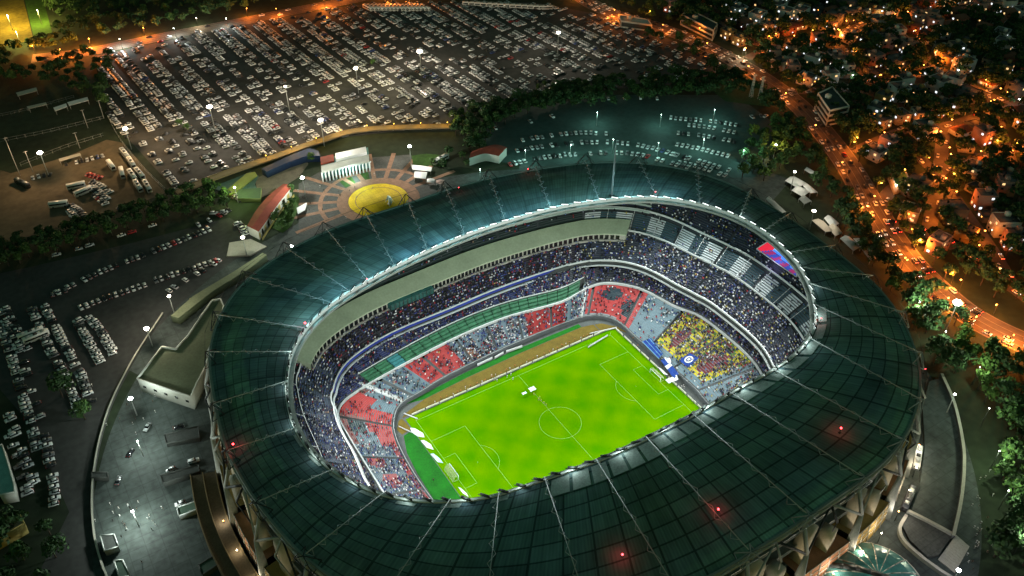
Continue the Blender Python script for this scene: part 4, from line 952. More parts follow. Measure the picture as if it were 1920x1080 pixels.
def car_meshes(kind, colour, lit=False):
    k = (kind, colour, lit)
    if k in CARM: return CARM[k]
    hull, gh, hw = car_section(kind); b = MB(); n = len(hull)
    def ext(P, w0, w1=None):
        A = [(x, -w0, z) for x, z in P]; B = [(x, w0, z) for x, z in P]; return A, B
    # hull with a slight tumblehome
    A = [(x, -hw*(1 if z < .7 else .95), z) for x, z in hull]; B = [(x, -y, z) for x, y, z in A]
    b.add(A+B, [tuple(range(n)), tuple(range(2*n-1, n-1, -1))]+[(i, n+i, n+(i+1) % n, (i+1) % n) for i in range(n)], 0)
    # roof panel
    r = [(gh[2][0]-.05, gh[2][1]), (gh[3][0]+.05, gh[3][1])]
    b.box(((r[0][0]+r[1][0])/2, 0, r[0][1]+.015), (r[0][0]-r[1][0], hw*1.5, .07), mi=0)
    for x in (hull[0][0]+.8, hull[1][0]-.8):
        for s in (-1, 1):
            a = np.linspace(0, 2*math.pi, 9)[:-1]; v = [(x+.32*math.cos(q), s*(hw+.02), .32+.32*math.sin(q)) for q in a]+[(x+.32*math.cos(q), s*(hw-.2), .32+.32*math.sin(q)) for q in a]
            b.add(v, [tuple(range(8)) if s < 0 else tuple(range(7, -1, -1))]+[(i, 8+i, 8+(i+1) % 8, (i+1) % 8) for i in range(8)], 1)
    for s in (-1, 1):
        b.box((hull[1][0]+.0, s*hw*.7, .66), (.14, .42, .16), mi=2); b.box((hull[0][0]-.02, s*hw*.7, .74), (.1, .4, .16), mi=3)
    body = b.mesh('car', [mat('paint_'+colour, PAINT[colour], .3, metal=.1, var=.05, spec=.5), m_tyre, m_head_on if lit else m_head, m_tail_on if lit else m_tail])
    g_ = MB(); A = [(x, -hw*(.95 if i < 2 else .76), z) for i, (x, z) in enumerate(gh)]; B = [(x, -y, z) for x, y, z in A]
    g_.add(A+B, [(0, 1, 2, 3), (7, 6, 5, 4), (1, 5, 6, 2), (0, 3, 7, 4), (3, 2, 6, 7)])
    CARM[k] = (body, g_.mesh('windows', [m_glass])); return CARM[k]
CARS = []      # (x, y, heading, kind, colour, lit, row phrase)
def pick_colour(w=None):
    return random.choices(['white', 'silver', 'black', 'grey', 'red', 'blue'], w or [46, 20, 20, 11, 1.6, 1.6])[0]
def car(x, y, a, row, w=None, lit=False, col=None): CARS.append((x, y, a, random.choices(['saloon', 'hatchback', 'utility'], [4, 4, 3])[0], col or pick_colour(w), lit, row))
def row(px, phrase, pitch=2.7, occ=.88, across=True, w=None, jit=.15, off=0., z=GZ):
    line = gline(px, n=6)
    for x, y, a in along(line, pitch, .6):
        if random.random() > occ: continue
        aa = a+(math.pi/2 if across else 0)+random.gauss(0, .05)+(math.pi if random.random() < .35 else 0)
        n = (-math.sin(a), math.cos(a)); o = off+random.gauss(0, jit)
        car(x+n[0]*o, y+n[1]*o, aa, phrase, w)
row([(83,486),(165,464),(250,436),(345,409),(430,398)], 'parked along the long dark hedge', 5.5, .4, False, [8, 2, .3, .3, .1, .1])
row([(105,551),(200,507),(285,474),(350,448),(398,430)], 'in the row below the hedge lane', 2.8, .82)
row([(150,580),(200,560),(260,540),(305,523),(360,505),(415,487)], 'in the second row below the hedge', 2.8, .85)
row([(316,548),(345,528),(375,512),(414,487)], 'in the short slanted row by the green ramp', 3.4, .8)
row([(145,602),(160,630),(190,682)], 'in the left row of the small middle block', 2.7, .95)
row([(165,596),(190,622),(215,668)], 'in the right row of the small middle block', 2.7, .95)
row([(58,575),(90,648),(120,702),(150,772)], 'in the left row of the long slanted block', 2.7, .93)
row([(83,575),(115,636),(145,690),(172,758)], 'in the right row of the long slanted block', 2.7, .93)
row([(2,590),(35,650),(55,720),(80,800),(100,900),(105,965)], 'in the dim row at the left edge', 3.0, .6)
row([(0,612),(20,665),(40,730),(60,800),(72,850)], 'in the outer row at the left edge', 2.9, .7)
row([(12,800),(30,850),(48,905),(58,950)], 'in the inner dark row at lower left', 3.2, .6)
row([(60,565),(95,555),(130,545)], 'in the short row above the slanted block', 3, .7)
row([(430,395),(400,412),(370,424)], 'behind the rows below the hedge', 3.2, .5)
row([(10,580),(28,612),(55,660)], 'in the upper left edge row', 2.8, .75)
row([(10,760),(40,840),(62,900),(75,960)], 'in the darkest row at lower left', 3.4, .5)
row([(60,336),(78,331),(102,328)], 'in the short row on the gravel', 3.2, .9)
row([(112,312),(150,304),(200,292)], 'in the gravel row under the field fence', 3.0, .9)
for k, q in enumerate([[(172,342),(190,350),(208,364)], [(170,352),(186,362),(204,378)], [(178,366),(190,376),(200,388)]]): row(q, 'in the '+['upper', 'middle', 'lower'][k]+' row of the crowded gravel block', 2.6, .95)
for k, q in enumerate([[(132,386),(150,398),(160,408)], [(130,396),(142,408),(152,418)]]): row(q, 'in the '+['upper', 'lower'][k]+' row of the small gravel cluster', 2.6, .95)
row([(165,328),(178,332),(190,336)], 'in the reddish cluster on the gravel', 3.0, .9, True, [2, 1, 1, 1, 6, 0])
row([(205,400),(235,388),(262,382)], 'along the gravel edge above the hedge', 6, .7, False)
row([(430,363),(446,372),(455,377)], 'by the yellow framed shed', 2.8, .9); row([(446,420),(456,430),(462,440)], 'beside the white end of the red roof', 2.9, .95)
# inner car park at the top
for k, q in enumerate([[(1256,222),(1300,226),(1345,230),(1385,236)], [(1270,250),(1320,256),(1385,268)], [(1268,272),(1310,280),(1365,294)], [(1262,290),(1300,300),(1372,322)], [(1290,236),(1330,240),(1380,250)], [(1262,304),(1310,314),(1360,330)]]):
    row(q, f'in the {ordw(k+1)} row of the teal lit inner car park', 3.2, .9, True, [60, 12, 8, 4, 1, 0])
row([(955,310),(1000,300),(1060,292),(1130,288),(1200,292),(1290,316)], 'in the row nearest the far roof edge', 3.2, .8, True, [50, 15, 10, 10, 4, 2])
row([(968,284),(1050,272),(1130,268),(1210,276),(1300,302)], 'in the middle row beyond the far roof edge', 3.2, .8, True, [50, 15, 10, 10, 4, 2])
row([(978,264),(1030,256),(1090,250),(1140,252)], 'in the back row beyond the far roof edge', 3.2, .75, True, [60, 15, 6, 6, 2, 2])
row([(905,245),(950,238),(1010,226),(1060,214)], 'scattered before the tree belt', 8, .5, True, [8, 1, 0, 0, 0, 0]); row([(1080,192),(1160,185),(1240,186)], 'below the tree belt', 11, .5, True, [8, 1, 0, 0, 0, 0])
row([(1400,222),(1430,218),(1445,226)], 'at the right end of the inner car park', 3.2, .8)
row([(300,812),(345,800)], 'standing by the dark shed on the forecourt', 7, .9, False, [8, 3, 1, 1, 0, 0]); row([(318,884),(345,872),(365,866)], 'standing beside the middle ticket shed', 9, .9, False, [8, 3, 1, 1, 0, 0]); row([(335,946),(370,934)], 'standing beside the pale framed ticket shed', 9, .9, False, [8, 3, 1, 1, 0, 0]); row([(222,905),(240,860),(285,790),(300,770)], 'scattered on the open forecourt', 14, .7, False, [6, 3, 3, 2, .5, .5])
row([(1716,830),(1722,880)], 'behind the lower right buses', 7, .8, False, [8, 2, 0, 0, 0, 0])
# traffic
def traffic(line, name, offs, step, lo, m=30):
    for off, flip in offs:
        for x, y, a in along(line, step, random.uniform(0, step)):
            if random.random() < .35: continue
            o = off+random.gauss(0, .2); xx, yy = x-math.sin(a)*o, y+math.cos(a)*o
            if inview(xx, yy, GZ, m): car(xx, yy, a+(math.pi if flip else 0), name, None, True)
traffic(HWY, 'driving on the orange lit highway', [(-6, 0), (-2.6, 0), (2.6, 1), (6, 1)], 9, 0)
traffic(TOPR, 'driving on the boulevard behind the big car park', [(-3.5, 0), (3.5, 1)], 22, 0)
for i, s in enumerate(SL): traffic(s, 'standing in the streets of the hillside district', [(-2, 0), (2.2, 1)], 15, 0)
# big car park: double rows
BIG = []
ux = np.array([math.sin(math.radians(-4)), math.cos(math.radians(-4))]); px_ = np.array([ux[1], -ux[0]])
for k in range(-9, 27):
    for side in (-1, 1):
        for s in np.arange(-40, 300, 2.65):
            q = np.array([0., 240.])+px_*(k*15.2+side*2.6)+ux*s
            if not inpoly(q[0], q[1], LOT): continue
            if abs((s-95) % 190) < 4: continue
            u, v = PX(q[0], q[1]); dark = .55 if u > 1130 else .86
            if random.random() > dark*(.72+.28*math.sin(q[0]*.05+q[1]*.03)): continue
            car(q[0]+random.gauss(0, .15), q[1]+random.gauss(0, .15), math.atan2(px_[1], px_[0])+(math.pi if side > 0 else 0)+random.gauss(0, .04), 'big', [46, 20, 22, 10, 1, 1.5])
CARS.sort(key=lambda c: dist(c[0], c[1]))
near = [c for c in CARS if c[6] != 'big' and inview(c[0], c[1], GZ, 20)][:300]; ids = set(map(id, near)); rest = [c for c in CARS if id(c) not in ids]
rows = {}
for c in near: rows.setdefault((c[6], c[4], c[3]), []).append(c)
for (rw, col_, kd), L_ in rows.items():
    L_.sort(key=lambda c: float(PX(c[0], c[1])[0]))
    for i, c in enumerate(L_):
        bm_, wm = car_meshes(c[3], c[4], c[5]); o = inst('car', bm_, None, (c[0], c[1], GZ+.12), c[2]); inst('windows', wm, o)
        nm = {'saloon': 'saloon', 'hatchback': 'hatchback', 'utility': 'estate'}[kd]
        tag(o, f'{col_} {nm} {rw}'+(f', {ordw(i+1)} from left' if len(L_) > 1 else ''), 'car', 'cars on the highway and streets' if c[5] else 'cars parked round the stadium')
def merged_cars(L_, name, label):
    """the far cars as one mesh: low hull, glasshouse, roof"""
    hull = np.array([(-2.2,-.85,.25),(2.2,-.85,.25),(2.2,.85,.25),(-2.2,.85,.25),(-2.15,-.83,.92),(2.05,-.8,.8),(2.05,.8,.8),(-2.15,.83,.92)])
    gl = np.array([(-1.7,-.8,.9),(1.0,-.78,.85),(1.0,.78,.85),(-1.7,.8,.9),(-1.2,-.66,1.42),(.3,-.66,1.42),(.3,.66,1.42),(-1.2,.66,1.42)])
    F1 = np.array([(4,5,6,7),(0,1,5,4),(1,2,6,5),(2,3,7,6),(3,0,4,7)]); rf = np.array([(-1.2,-.66,1.45),(.3,-.66,1.45),(.3,.66,1.45),(-1.2,.66,1.45)])
    base = np.concatenate([hull, gl, rf]); FV = np.concatenate([F1, F1[1:]+8, [[16, 17, 18, 19]]]); n = len(L_)
    P = np.array([(c[0], c[1]) for c in L_]); A = np.array([c[2] for c in L_]); tall = np.array([1.18 if c[3] == 'utility' else 1. for c in L_])[:, None]
    ca, sa = np.cos(A)[:, None], np.sin(A)[:, None]
    V = np.stack([base[None, :, 0]*ca-base[None, :, 1]*sa+P[:, :1], base[None, :, 0]*sa+base[None, :, 1]*ca+P[:, 1:], base[None, :, 2]*tall+GZ+.1], -1).reshape(-1, 3)
    F = (FV[None]+(np.arange(n)*20)[:, None, None]).reshape(-1, 4); C = np.array([PAINT[c[4]] for c in L_])*RNG.uniform(.8, 1.1, (n, 1)); gc = np.full((n, 3), .014)
    cols = np.concatenate([np.repeat(C[:, None], 5, 1), np.repeat(gc[:, None], 4, 1), C[:, None]], 1).reshape(-1, 3)
    o = inst(name, quick_mesh(name, V, F, [mat('far_car_paint', (.5, .5, .5), .3, var=0, attr=True, spec=.5)], None, cols)); return tag(o, label, 'cars', kind='stuff')
merged_cars(rest, 'far_parked_cars', 'thousands of cars parked in long double rows in the big car park')
print('cars', len(CARS), 'near', len(near))
# buses and coaches
m_buswin = mat('bus_window', (.015, .017, .02), .15, var=0, spec=.6)
def bus_proto(name, L, W_, H, paint, roofunits=True):
    e = empty(name, (0, 0, -500))
    b = MB(); s = .25
    prof = [(-W_/2, .4), (W_/2, .4), (W_/2, H-.35), (W_/2-.35, H), (-W_/2+.35, H), (-W_/2, H-.35)]
    A = [(-L/2, y, z) for y, z in prof]; B = [(L/2, y, z) for y, z in prof]; b.add(A+B, [(5, 4, 3, 2, 1, 0), (6, 7, 8, 9, 10, 11)]+[(i, (i+1) % 6, 6+(i+1) % 6, 6+i) for i in range(6)]); b.build('body', paint, e)
    w = MB()
    for sd in (-1, 1): w.box((-.2, sd*(W_/2+.005), H*.62), (L*.9, .04, H*.3))
    w.box((L/2+.005, 0, H*.6), (.04, W_*.88, H*.42)); w.box((-L/2-.005, 0, H*.65), (.04, W_*.7, H*.25)); w.build('windows', m_buswin, e)
    for x in (-L*.3, L*.32):
        for sd in (-1, 1):
            t = MB(); a = np.linspace(0, 2*math.pi, 11)[:-1]; v = [(x+.5*math.cos(q), sd*(W_/2+.03), .5+.5*math.sin(q)) for q in a]+[(x+.5*math.cos(q), sd*(W_/2-.3), .5+.5*math.sin(q)) for q in a]
            t.add(v, [tuple(range(10)) if sd < 0 else tuple(range(9, -1, -1))]+[(i, 10+i, 10+(i+1) % 10, (i+1) % 10) for i in range(10)]); t.build('wheel', m_tyre, e)
    if roofunits:
        for x in (-L*.3, 0, L*.28):
            r = MB(); r.box((x, 0, H+.14), (1.9, W_*.6, .28), taper=.85); r.build('roof_hatch', m_dsteel if x == 0 else m_steel, e)
    return e
m_busw = mat('coach_white', (.68, .69, .66), .35, var=.06); m_busd = mat('coach_dark', (.05, .055, .06), .35, var=.1)
BP = {'w': bus_proto('coach', 11.5, 2.6, 3.3, m_busw), 'd': bus_proto('coach', 12, 2.6, 3.4, m_busd), 't': bus_proto('lorry', 10, 2.5, 3.6, m_busw, False)}
BUSES = [('w',(228,281),(240,296),'white coach at the top end of the coach line'),('w',(241,297),(252,314),'white coach second along the coach line'),('w',(256,319),(268,333),'white coach third along the right coach line'),('w',(270,339),(283,361),'white coach at the lower end of the right coach line'),('w',(243,322),(253,336),'white coach in the left coach line above another'),('w',(254,342),(264,357),'white coach at the lower end of the left coach line'),('t',(203,304),(214,318),'white lorry standing left of the coach line'),('t',(226,312),(232,338),'white lorry with red lit rear by the coaches'),
 ('w',(36,634),(80,618),'white coach parked above its twin in the slanted block'),('w',(48,640),(88,624),'white coach parked below its twin in the slanted block'),('t',(128,352),(158,346),'upper white lorry on the gravel'),('t',(142,366),(170,354),'pale lorry below the other on the gravel'),('t',(98,385),(122,382),'lorry at the left of the gravel cluster'),('d',(30,338),(54,350),'dark lorry standing alone on the gravel'),
 ('d',(1592,1062),(1632,1036),'dark coach with pale roof hatches beside the glass dome'),('d',(1694,958),(1712,915),'dark coach with roof hatches beside the right ring wall'),('w',(1718,872),(1722,846),'white coach parked at the foot of the facade at right'),('w',(820,302),(832,296),'white van parked right of the entrance hall')]
used = set()
for k, a, c, lab in BUSES:
    a, c = G(*a, GZ+1.5), G(*c, GZ+1.5); e = BP[k] if k not in used else copy_tree(BP[k]); used.add(k)
    e.location = ((a[0]+c[0])/2, (a[1]+c[1])/2, GZ+.12); e.rotation_euler = (0, 0, math.atan2(c[1]-a[1], c[0]-a[0])); tag(e, lab, 'coach' if k != 't' else 'lorry', 'coaches and lorries')
    e.name = 'coach' if k != 't' else 'lorry'
ns = sorted([(690+i*7.2, 12+.0*i, 1) for i in range(16)]+[(880+i*11, 4+i*.6, 1) for i in range(14)])
for i, (u, v, _) in enumerate(ns):
    x, y = G(u, v+3, GZ+1.5); e = copy_tree(BP['w']); e.location = (x, y, GZ+.12); e.rotation_euler = (0, 0, math.radians(100 if u < 860 else 150)); e.name = 'coach'
    tag(e, f'white coach in the row at the back of the big car park, {ordw(i+1)} from left', 'coach', 'coaches at the back of the big car park')
# ================================================================== buildings and works around the stadium
m_red = mat('red_roof', (.22, .045, .025), .85, var=.3, scale=.3); m_yelw = mat('yellow_wall', (.45, .36, .12), .8, var=.15)
m_olive = mat('olive_roof', (.17, .19, .11), .9, var=.25, scale=.15); m_wallw = mat('white_wall', (.55, .56, .5), .8, var=.12)
m_yellow = mat('yellow_paving', (.6, .42, .008), .85, var=.25, scale=.2, joints=3); m_brown = mat('brown_paving', (.30, .17, .11), .9, var=.35, scale=.3, joints=2.5); m_pave = mat('grey_paving', (.085, .088, .08), .9, var=.4, scale=.15, joints=4)
m_walk = mat('brown_walkway', (.11, .085, .05), .9, var=.35, scale=.2)
def centroid(P): return tuple(np.mean(np.array(P), axis=0))
def local(P, o): return [(x-o[0], y-o[1]) for x, y in P]
# round yellow plaza with radiating brown bands
PC = (3.0, 187.8)
b = MB(); b.cyl((PC[0], PC[1], GZ+.1), 17, .12, 64); tag(b.build('yellow_plaza', m_yellow), kind='structure')
b = MB(); a = np.linspace(0, 2*math.pi, 65)
def circ(r, z): return np.stack([PC[0]+r*np.cos(a), PC[1]+r*np.sin(a), a*0+z], 1)
b.loft(circ(23.5, GZ+.13), circ(17.3, GZ+.13)); b.loft(circ(13.2, GZ+.235), circ(12.8, GZ+.235)); tag(b.build('plaza_ring', m_brown), kind='structure')
b = MB(); fan = [q for q in [G(*q) for q in [(560,345),(600,322),(690,296),(770,290),(800,330),(830,345),(760,400),(640,440),(560,440)]]]
b.poly(fan, GZ+.085); tag(b.build('plaza_paving', m_pave), kind='structure')
b = MB()
for d in np.arange(5, 190, 16.5):
    t = math.radians(d); 
    b.ribbon([(PC[0]+r*math.cos(t), PC[1]+r*math.sin(t)) for r in (23.6, 35, 52)], 2.6, GZ+.12+.004*(d % 3))
b.loft(circ(34, GZ+.15)[:34], circ(31.5, GZ+.15)[:34]); tag(b.build('plaza_bands', m_brown), kind='structure')
b = MB()
for q in [[(625,330),(650,318),(668,345),(648,352)], [(672,318),(688,314),(694,338),(680,340)]]: b.poly([G(*s) for s in q], GZ+.11)
tag(b.build('plaza_lawn', m_lawn), kind='structure')
# small abstract steel stand-in on the yellow circle
e = empty('plaza_sculpture', (6.5, 180.5, GZ+.22), label='pale green steel sculpture of crossed blades on the yellow round plaza', cat='sculpture'); 
for k in range(3):
    b = MB(); t = k*2.1; b.add([(3*math.cos(t), 3*math.sin(t), 0), (2.2*math.cos(t+.9), 2.2*math.sin(t+.9), 2), (-.8, 0, 6), (.9, .6, 4.6)], [(0, 1, 2), (1, 0, 3), (0, 2, 3), (1, 3, 2)]); b.build('blade', mat('pale_green_steel', (.5, .68, .6), .5, var=.2), e)
MB().cyl((0, 0, -.05), 1.2, .6, 16).build('plinth', m_pale, e)
# curved red roofed wings
def curved_bar(name, px_in, px_out, h, m_roof, label, arcs=True, z=GZ):
    inn = gline(px_in, z+h, 6); out = gline(px_out, z+h, 6); o = centroid(inn+out); e = empty(name, (o[0], o[1], z), label=label, cat='building')
    A = np.array([(*q, 0) for q in local(inn, o)]); B = np.array([(*q, 0) for q in local(out, o)]); up = np.array([0, 0, h])
    b = MB(); b.loft(A, A+up); b.loft(B+up, B)
    for q in (0, -1): b.add([A[q], B[q], B[q]+up, A[q]+up], [(0, 1, 2, 3)])
    w = b.build('wall', m_wallw, e)
    mid = (A+B)/2+up+np.array([0, 0, 1.1]); eA = A+(A-B)*.05+up; eB = B+(B-A)*.05+up; b = MB(); b.loft(eA, mid); b.loft(mid, eB)
    for q in (0, -1): b.add([eA[q], mid[q], eB[q]], [(0, 1, 2)])
    b.build('roof', m_roof, e)
    if arcs:
        d = (A-B); d /= np.linalg.norm(d, axis=1)[:, None]
        for i in range(0, len(A)-1, 2):
            b = MB(); P0, P1 = A[i]+d[i]*.15, A[i+1]+d[i+1]*.15; b.add([P0+up*.15, P1+up*.15, P1+up*.75, P0+up*.75], [(0, 1, 2, 3)]); b.build('window', m_win if i % 4 else m_yelw, e)
        b = MB(); b.loft(A+d*2.2+[0, 0, .5], A+d*2.2+[0, 0, 2.2]); b.build('yellow_screen', m_yelw, w)
    return e
curved_bar('red_roof_building', [(484,434),(500,412),(520,383),(545,352)], [(464,424),(482,394),(506,366),(532,345)], 5.5, m_red, 'long curved building with red roof and white end left of the plaza')
curved_bar('red_roof_building', [(936,292),(918,288),(905,288),(880,296)], [(950,277),(932,272),(915,274),(885,284)], 5.5, m_red, 'short red roofed building with white gable right of the plaza', False)
# curved tree court beside the left wing, entrance hall, terraces
e0 = G(600, 312); 
def hall():
    P = [(603,322),(692,302),(690,276),(601,300)]; Q = [G(u, v, GZ+7) for u, v in P]; o = centroid(Q); e = empty('entrance_hall', (o[0], o[1], GZ), label='teal lit entrance hall with row of white columns and white canopy roof', cat='building')
    q = local(Q, o); f0, f1, r1, r0 = [np.array([*s, 0]) for s in q]; b = MB(); b.prism([tuple(s[:2]) for s in (f0+(r0-f0)*.25, f1+(r1-f1)*.25, r1, r0)], 0, 7); b.build('wall', mat('teal_wall', (.1, .25, .23), .7, var=.2), e)
    n = 15
    for i in range(n):
        p = f0+(f1-f0)*i/(n-1); c = MB(); c.bar(p, p+[0, 0, 6.4], .7); c.bar(p+[0, 0, 5.4], p+(f1-f0)/(n-1)*.5+[0, 0, 6.6], .5); c.build('column', m_white, e)
    b = MB(); b.prism([tuple(s[:2]) for s in (f0-(r0-f0)*.05, f1-(r1-f1)*.05, f1+(r1-f1)*.45, f0+(r0-f0)*.45)], 6.6, 7.4); b.build('canopy', m_wallw, e)
    b = MB(); b.prism([tuple((f0+(f1-f0)*a+(r0-f0)*c)[:2]) for a, c in ((.32, .5), (.98, .5), (.98, 1.0), (.32, 1.0))], 7.05, 9.3); b.build('roof_block', m_white, e)
    b = MB(); b.prism([tuple((f0+(f1-f0)*a+(r0-f0)*c)[:2]) for a, c in ((.0, .55), (.28, .55), (.28, 1.1), (.0, 1.1))], 7.05, 8.2); b.build('red_block', m_red, e)
    lamp_light('hall_light', 'POINT', 7000, (.7, 1, .95), e, ((f0+f1)[0]/2+1, (f0+f1)[1]/2-7, 5), 1)
    lamp_light('hall_light', 'POINT', 3000, (1, .95, .8), e, (0, 2, 15), 1)
hall()
# yellow lit elevated walkway sweeping behind the hall, with lamps
WK = gline([(330,360),(430,322),(520,292),(575,272),(600,264),(650,248),(700,241),(770,238),(850,236)], GZ+2, 8)
e = empty('elevated_walkway', (*WK[len(WK)//2], GZ), label='long elevated walkway lit yellow between the plaza and the big car park', cat='walkway'); lw = local(WK, WK[len(WK)//2])
b = MB(); b.ribbon(lw, 5, 2.0); b.ribbon(lw[::-1], 5, 1.4); b.build('deck', mat('ochre_deck', (.2, .16, .08), .85, var=.25), e)
P = np.array(lw); d = np.gradient(P, axis=0); d /= np.linalg.norm(d, axis=1)[:, None]; nn = np.stack([-d[:, 1], d[:, 0]], 1)
for s in (-1, 1):
    q = P+nn*2.5*s; b = MB(); b.loft(np.hstack([q, np.full((len(q), 1), 1.3)]), np.hstack([q, np.full((len(q), 1), 2.25)])); b.loft(np.hstack([q, np.full((len(q), 1), 2.25)]), np.hstack([q+nn*.3*s, np.full((len(q), 1), 2.25)])); b.build('parapet', mat('ochre_parapet', (.2, .15, .08), .8, var=.2), e)
for x, y, a_ in along(lw, 16, 4): MB().cyl((x, y, 0), .5, 1.5, 8).build('pier', m_conc, e)
for i, (x, y, a_) in enumerate(along(WK, 17, 6)):
    u = PX(x, y)[0]
    if u < 500: continue
    p = empty('walkway_lamp', (x, y, GZ+2), label=f'slim yellow lamp on the elevated walkway, {ordw(i+1)} from its left end', cat='street lamp', group='lamps on the elevated walkway')
    MB().cyl((0, 0, 0), .12, 5, 6).build('pole', m_dsteel, p); MB().ball((0, 0, 2.7), .28, 6, 4).build('lamp_head', mat('lamp_yellow', (1, .7, .1), .3, var=0, emit=(1, .6, .07), estr=8), p); lamp_light('lamp_light', 'POINT', 2600, YELL, p, (0, 0, 5.8), .3)
# terraces left of the plaza: dark blue awning wall, brown court, teal court, yellow stair ramps
def slab(name, px, z, h, m, label=None, cat=None, mtop=None, kind=None, group=None):
    Q = [G(u, v, z+h) for u, v in px]; o = centroid(Q); b = MB(); b.prism(local(Q, o), 0, h, 0, 1 if mtop else None); ob = b.build(name, [m, mtop] if mtop else m, None, (o[0], o[1], z)); return tag(ob, label, cat, group, kind)
slab('court', [(478,335),(540,308),(573,292),(578,308),(560,332),(540,345),(505,364),(485,372)], GZ+.1, .12, mat('brown_court', (.13, .115, .08), .9, var=.3), kind='structure')
slab('court', [(395,352),(430,338),(470,322),(485,330),(478,345),(488,370),(440,372),(425,362)], GZ+.1, .14, mat('teal_court', (.06, .12, .11), .9, var=.3), kind='structure')
slab('awning', [(490,316),(540,293),(580,277),(597,283),(600,292),(572,293),(540,304),(500,322)], GZ+.3, 4.2, mat('navy_awning', (.015, .03, .07), .6, var=.3), 'dark blue curved awning under the elevated walkway', 'awning')
slab('stair_ramp', [(424,357),(462,325),(478,322),(482,328),(440,362),(430,366)], GZ+.2, .9, mat('lime_wall', (.2, .25, .05), .8, var=.2), 'bright yellow green stair ramp left of the brown court', 'ramp')
slab('shed', [(447,355),(490,352),(488,372),(445,372)], GZ+.25, 2.4, mat('lime_frame', (.2, .25, .08), .8, var=.2), 'small green shed with yellowish rim beside the red roof', 'shed', mat('shed_roof', (.05, .09, .05), .8, var=.2))
slab('garden', [(505,425),(510,398),(525,376),(548,362),(562,372),(556,400),(545,425),(530,436)], GZ+.1, .2, m_lawn, kind='structure')
slab('garden', [(772,292),(800,288),(840,292),(835,312),(800,310),(775,310)], GZ+.1, .2, m_lawn, kind='structure')
for i, (px, lab) in enumerate([([(771,307),(810,312),(808,320),(773,316)], 'upper white market tent right of the plaza'), ([(777,320),(801,321),(798,334),(776,331)], 'middle white market tent right of the plaza'), ([(800,334),(815,334),(814,341),(800,340)], 'small white market tent at the lower right of the plaza'), ([(818,336),(834,336),(832,344),(818,342)], 'pinkish market tent close to the roof edge'), ([(556,388),(575,378),(572,392),(558,400)], 'white market tent beside the left garden')]):
    Q = [G(u, v, GZ+3) for u, v in px]; o = centroid(Q); e = empty('market_tent', (o[0], o[1], GZ), label=lab, cat='tent', group='market tents on the plaza'); q = local(Q, o); b = MB()
    n = len(q); b.add([(x, y, 2.4) for x, y in q]+[(0, 0, 4.2)], [(i_, (i_+1) % n, n) for i_ in range(n)]); b.build('canopy', m_white if i != 3 else mat('pink_canvas', (.5, .35, .3), .8, var=.1), e)
    for x, y in q: MB().bar((x*.96, y*.96, 0), (x*.96, y*.96, 2.5), .12).build('tent_pole', m_steel, e)
# flat roofed building left of the stadium
def flat_building(name, px, h, label, wall, roof, z=GZ, parapet=.9, win=None):
    Q = [G(u, v, z+h) for u, v in px]; o = centroid(Q); e = empty(name, (o[0], o[1], z), label=label, cat='building'); q = local(Q, o); b = MB(); b.prism(q, 0, h); b.build('wall', wall, e)
    n = len(q); r = MB(); r.poly([(x*.985, y*.985) for x, y in q], h+.06); r.build('roof', roof, e); p = MB()
    for i in range(n): a = np.array(q[i]); c = np.array(q[(i+1) % n]); p.bar((*a, h+parapet/2), (*c, h+parapet/2), .5, h=parapet)
    p.build('parapet', wall, e)
    if win:
        i0, k = win; a = np.array(q[i0]); c = np.array(q[(i0+1) % n]); dd = (c-a)/np.linalg.norm(c-a); nn_ = np.array([dd[1], -dd[0]]); nn_ *= np.sign(nn_@((a+c)/2))
        for j in range(k):
            m_ = a+(c-a)*(j+.5)/k+nn_*.06; w = MB(); w.box((*m_, h*.55), (1.6, .12, 1.2), math.atan2(dd[1], dd[0])); w.build('window', m_win, e)
    return e
flat_building('flat_roof_building', [(258,712),(358,745),(384,692),(402,640),(420,575),(414,562),(398,565),(352,632),(330,656),(304,652)], 7.5, 'long low building with olive flat roof and white wall left of the stadium', m_wallw, m_olive, win=(0, 5))
e = slab('roof_canopy', [(320,592),(362,555),(440,508),(480,482),(492,474),(500,478),(470,502),(400,545),(335,596)], GZ+.2, 4, mat('canopy_green', (.1, .13, .08), .8, var=.25), 'long narrow green canopy running up to the red roofed building', 'canopy', m_olive)
for px, lab in [([(430,455),(470,448),(500,462),(470,478),(425,480)], 'lit concrete terrace at the head of the long canopy'), ([(355,560),(385,545),(392,552),(364,568)], 'yellowish kiosk roof below the long canopy')]: slab('terrace', px, GZ+.15, .8, m_pale if 'concrete' in lab else m_yelw, lab, 'terrace')
# curved perimeter wall round the left forecourt
pw = gline([(305,585),(262,650),(236,695),(205,760),(182,840),(172,920),(176,1000),(192,1060),(215,1110)], GZ+2, 8)
e = empty('perimeter_wall', (*pw[len(pw)//2], GZ), label='long curved concrete wall with pale coping around the left forecourt', cat='wall'); L_ = np.array([(*q, 0) for q in local(pw, pw[len(pw)//2])]); b = MB()
d = np.gradient(L_[:, :2], axis=0); d /= np.linalg.norm(d, axis=1)[:, None]; nn = np.stack([-d[:, 1], d[:, 0], d[:, 0]*0], 1)*.5
nn = nn*.55; b.loft(L_+nn, L_+nn+[0, 0, 1.7]); b.loft(L_-nn+[0, 0, 1.7], L_-nn); b.build('wall_body', m_dark, e); b = MB(); b.loft(L_-nn*1.3+[0, 0, 1.75], L_+nn*1.3+[0, 0, 1.75]); b.build('coping', m_pale, e)
